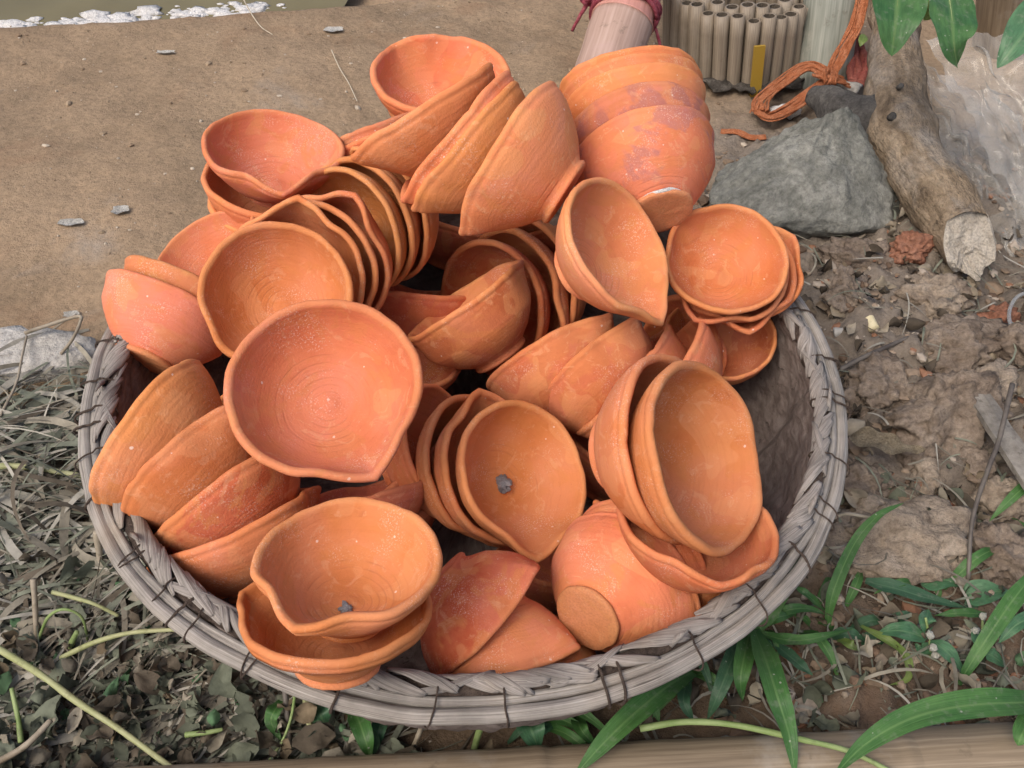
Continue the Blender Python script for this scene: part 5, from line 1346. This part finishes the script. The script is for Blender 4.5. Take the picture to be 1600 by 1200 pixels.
leaf_o = leaf('withered_leaf', [(0.3666, 0.0655, 0.0450), (0.3881, 0.0563, 0.0500), (0.4125, 0.0516, 0.0480), (0.4387, 0.0527, 0.0450)], .030, clod_mat('withered', (.14, .11, .075), (.25, .205, .14), (.33, .28, .2), 80), None, .3, 'ovate', .003)
props(leaf_o, 'withered brown leaf lying on earth right of the basket', 'leaf')

# ------------------------------------------------------------------ litter: dry grass and dead leaves, crumbs
rng = random.Random(77)
def in_basket(x, y, m=.0): return math.hypot(x, y) < .255 + m
def blade_geo(geo, x, y, z, L, w, yaw, pitch, curl, col, n=6, twist=0.0):
    px_, py_, pz = x, y, z; V = []; a_ = yaw; p_ = pitch
    for k in range(n):
        s = k / (n - 1); ww = w * (1 - .75 * s ** 2) * .5
        sxn, syn = -math.sin(a_), math.cos(a_); tz = math.sin(twist * s)
        V.append((px_ + sxn * ww, py_ + syn * ww, pz + tz * ww)); V.append((px_ - sxn * ww, py_ - syn * ww, pz - tz * ww))
        st = L / (n - 1)
        px_ += math.cos(a_) * math.cos(p_) * st; py_ += math.sin(a_) * math.cos(p_) * st; pz = max(pz + math.sin(p_) * st, gz_cache(px_, py_) + .002)
        a_ += curl / n; p_ -= .9 * pitch / n + .12
    geo.add(V, [(2 * k, 2 * k + 1, 2 * k + 3, 2 * k + 2) for k in range(n - 1)], col)
_gc = {}
def gz_cache(x, y):
    k = (round(x * 100), round(y * 100))
    if k not in _gc: _gc[k] = gz(k[0] / 100, k[1] / 100)
    return _gc[k]
def lcol():
    t = rng.random()
    if t < .34: c = (.25, .23, .185)
    elif t < .66: c = (.19, .205, .16)
    elif t < .88: c = (.36, .345, .30)
    else: c = (.13, .11, .085)
    v = rng.uniform(.65, 1.2); return tuple(a * v for a in c)
lit = Geo()
for k in range(6200):
    t = rng.random()
    if t < .48: x, y = rng.uniform(-.62, -.20), rng.uniform(-.16, .15)
    else: x, y = rng.uniform(-.50, -.05), rng.uniform(-.34, -.08)
    if in_basket(x, y, .0) or (y > .10 + rng.gauss(0, .03) and x < -.33): continue
    mound = .035 * max(0, 1 - abs(y + .02) / .2)
    z = gz_cache(x, y) + rng.uniform(.003, .012 + mound)
    base = math.radians(rng.gauss(20, 40)) + (math.pi if rng.random() < .5 else 0)
    blade_geo(lit, x, y, z, rng.uniform(.03, .12), rng.choice((.0008, .0012, .0018, .0026, .0045, .0075)), base, rng.uniform(-.05, .30), rng.gauss(0, .65), lcol(), 7, rng.uniform(-2, 2))
for k in range(700):
    x, y = rng.uniform(-.3, .5), rng.uniform(-.34, .0)
    if in_basket(x, y, .0): continue
    blade_geo(lit, x, y, gz_cache(x, y) + rng.uniform(.002, .015), rng.uniform(.02, .08), rng.uniform(.001, .0035), rng.uniform(0, 6.28), rng.uniform(0, .4), rng.gauss(0, 1.4), lcol(), 6, rng.uniform(-2, 2))
for k in range(260):
    x, y = rng.uniform(.27, .72), rng.uniform(-.05, .45)
    if in_basket(x, y, .0): continue
    blade_geo(lit, x, y, gz_cache(x, y) + rng.uniform(.003, .02), rng.uniform(.02, .07), rng.uniform(.0008, .003), rng.uniform(0, 6.28), rng.uniform(0, .3), rng.gauss(0, 1.0), lcol(), 6)
props(lit.obj('dry_grass_litter', LITTER), 'grey dried grass strewn left of and below the basket', 'dry grass', kind='stuff')

dl = Geo()
def dead_leaf(x, y, z, s, col, seed):
    yaw, pit, rol = rng.uniform(0, 6.28), rng.gauss(0, .6), rng.gauss(0, .6)
    M = Matrix.Rotation(yaw, 3, 'Z') @ Matrix.Rotation(pit, 3, 'Y') @ Matrix.Rotation(rol, 3, 'X')
    V = []; asp = rng.uniform(.45, .85); cu = rng.uniform(-1.4, 1.4); cv = rng.uniform(-2.8, 2.8)
    for i in range(7):
        u_ = i / 6
        w = asp * math.sin(math.pi * (u_ * .94 + .04)) ** .8
        for j in range(5):
            v_ = (j / 4 - .5)
            q = Vector((u_ - .5, v_ * w, cu * (u_ - .5) ** 2 + cv * v_ * v_ * w + .26 * noise.noise(Vector((u_ * 4.5, v_ * 5, seed * 1.7))) + .12 * noise.noise(Vector((u_ * 11, v_ * 12, seed * 2.3)))))
            q = M @ (q * s)
            V.append((x + q.x, y + q.y, max(z + q.z, gz_cache(x + q.x, y + q.y) + .001)))
    dl.add(V, [(i * 5 + j, i * 5 + j + 1, i * 5 + 6 + j, i * 5 + 5 + j) for i in range(6) for j in range(4)], col)
def dcol():
    t = rng.random()
    c = (.135, .15, .112) if t < .40 else (.12, .10, .076) if t < .64 else (.27, .245, .195) if t < .88 else (.19, .15, .10) if t < .95 else (.09, .17, .09)
    v = rng.uniform(.6, 1.25); return tuple(a * v for a in c)
for k in range(1700):
    x, y = rng.uniform(-.44, .0), rng.uniform(-.33, -.06)
    if in_basket(x, y) or (y > -.12 and rng.random() < .55): continue
    dead_leaf(x, y, gz_cache(x, y) + rng.uniform(.004, .03), rng.uniform(.006, .020) * rng.choice((1, 1, 1, 1, 1.8)), dcol(), k)
for k in range(420):
    x, y = rng.uniform(0, .52), rng.uniform(-.28, .05)
    if in_basket(x, y) or (x < .25 and rng.random() < .4): continue
    dead_leaf(x, y, gz_cache(x, y) + rng.uniform(.003, .016), rng.uniform(.008, .026), dcol(), k + 2000)
for k in range(260):
    x, y = rng.uniform(.28, .75), rng.uniform(.0, .45)
    if in_basket(x, y): continue
    c = rng.choice([(.17, .13, .09), (.26, .22, .165), (.08, .065, .05), (.32, .28, .22)])
    dead_leaf(x, y, gz_cache(x, y) + rng.uniform(.003, .015), rng.uniform(.008, .028), c, k + 5000)
props(dl.obj('dead_leaf_litter', LITTER), 'crumpled dead leaves matted round the basket foot', 'dead leaves', kind='stuff')

cr = Geo()
bm = bmesh.new(); bmesh.ops.create_icosphere(bm, subdivisions=1, radius=1)
iv = [v.co.copy() for v in bm.verts]; ifc = [[w.index for w in f.verts] for f in bm.faces]; bm.free()
def crumb(x, y, s, col, seed):
    sc_ = (s * rng.uniform(.7, 1.4), s * rng.uniform(.7, 1.2), s * rng.uniform(.4, .8)); z = gz_cache(x, y)
    V = []
    for q in iv:
        d = 1 + .45 * noise.noise(q * 1.7 + Vector((seed * 1.1, seed * .7, 0)))
        V.append((x + q.x * sc_[0] * d, y + q.y * sc_[1] * d, z + sc_[2] * .3 + q.z * sc_[2] * d))
    cr.add(V, ifc, col)
for k in range(2600):
    x, y = rng.uniform(.26, .78), rng.uniform(-.28, .62)
    if in_basket(x, y): continue
    s = min(.012, .0016 + rng.expovariate(1 / .0022))
    c = rng.choice([(.20, .15, .11), (.27, .21, .16), (.13, .09, .065), (.24, .13, .085), (.34, .29, .24)])
    crumb(x, y, s, c, k)
for k in range(1800):
    x, y = rng.uniform(-.9, .7), rng.uniform(.15, 1.3)
    if in_basket(x, y): continue
    crumb(x, y, min(.006, .0006 + rng.expovariate(1 / .0009)), rng.choice([(.30, .23, .16), (.22, .16, .11), (.42, .36, .29)]), k + 9000)
for k in range(500):
    x, y = rng.uniform(-.4, .5), rng.uniform(-.33, -.1)
    if in_basket(x, y): continue
    crumb(x, y, min(.008, .0012 + rng.expovariate(1 / .002)), rng.choice([(.16, .11, .08), (.10, .07, .05), (.24, .2, .16)]), k + 20000)
props(cr.obj('earth_crumbs', CRUMB, smooth=False), 'loose crumbs of earth and grit scattered on the ground', 'grit', kind='stuff')
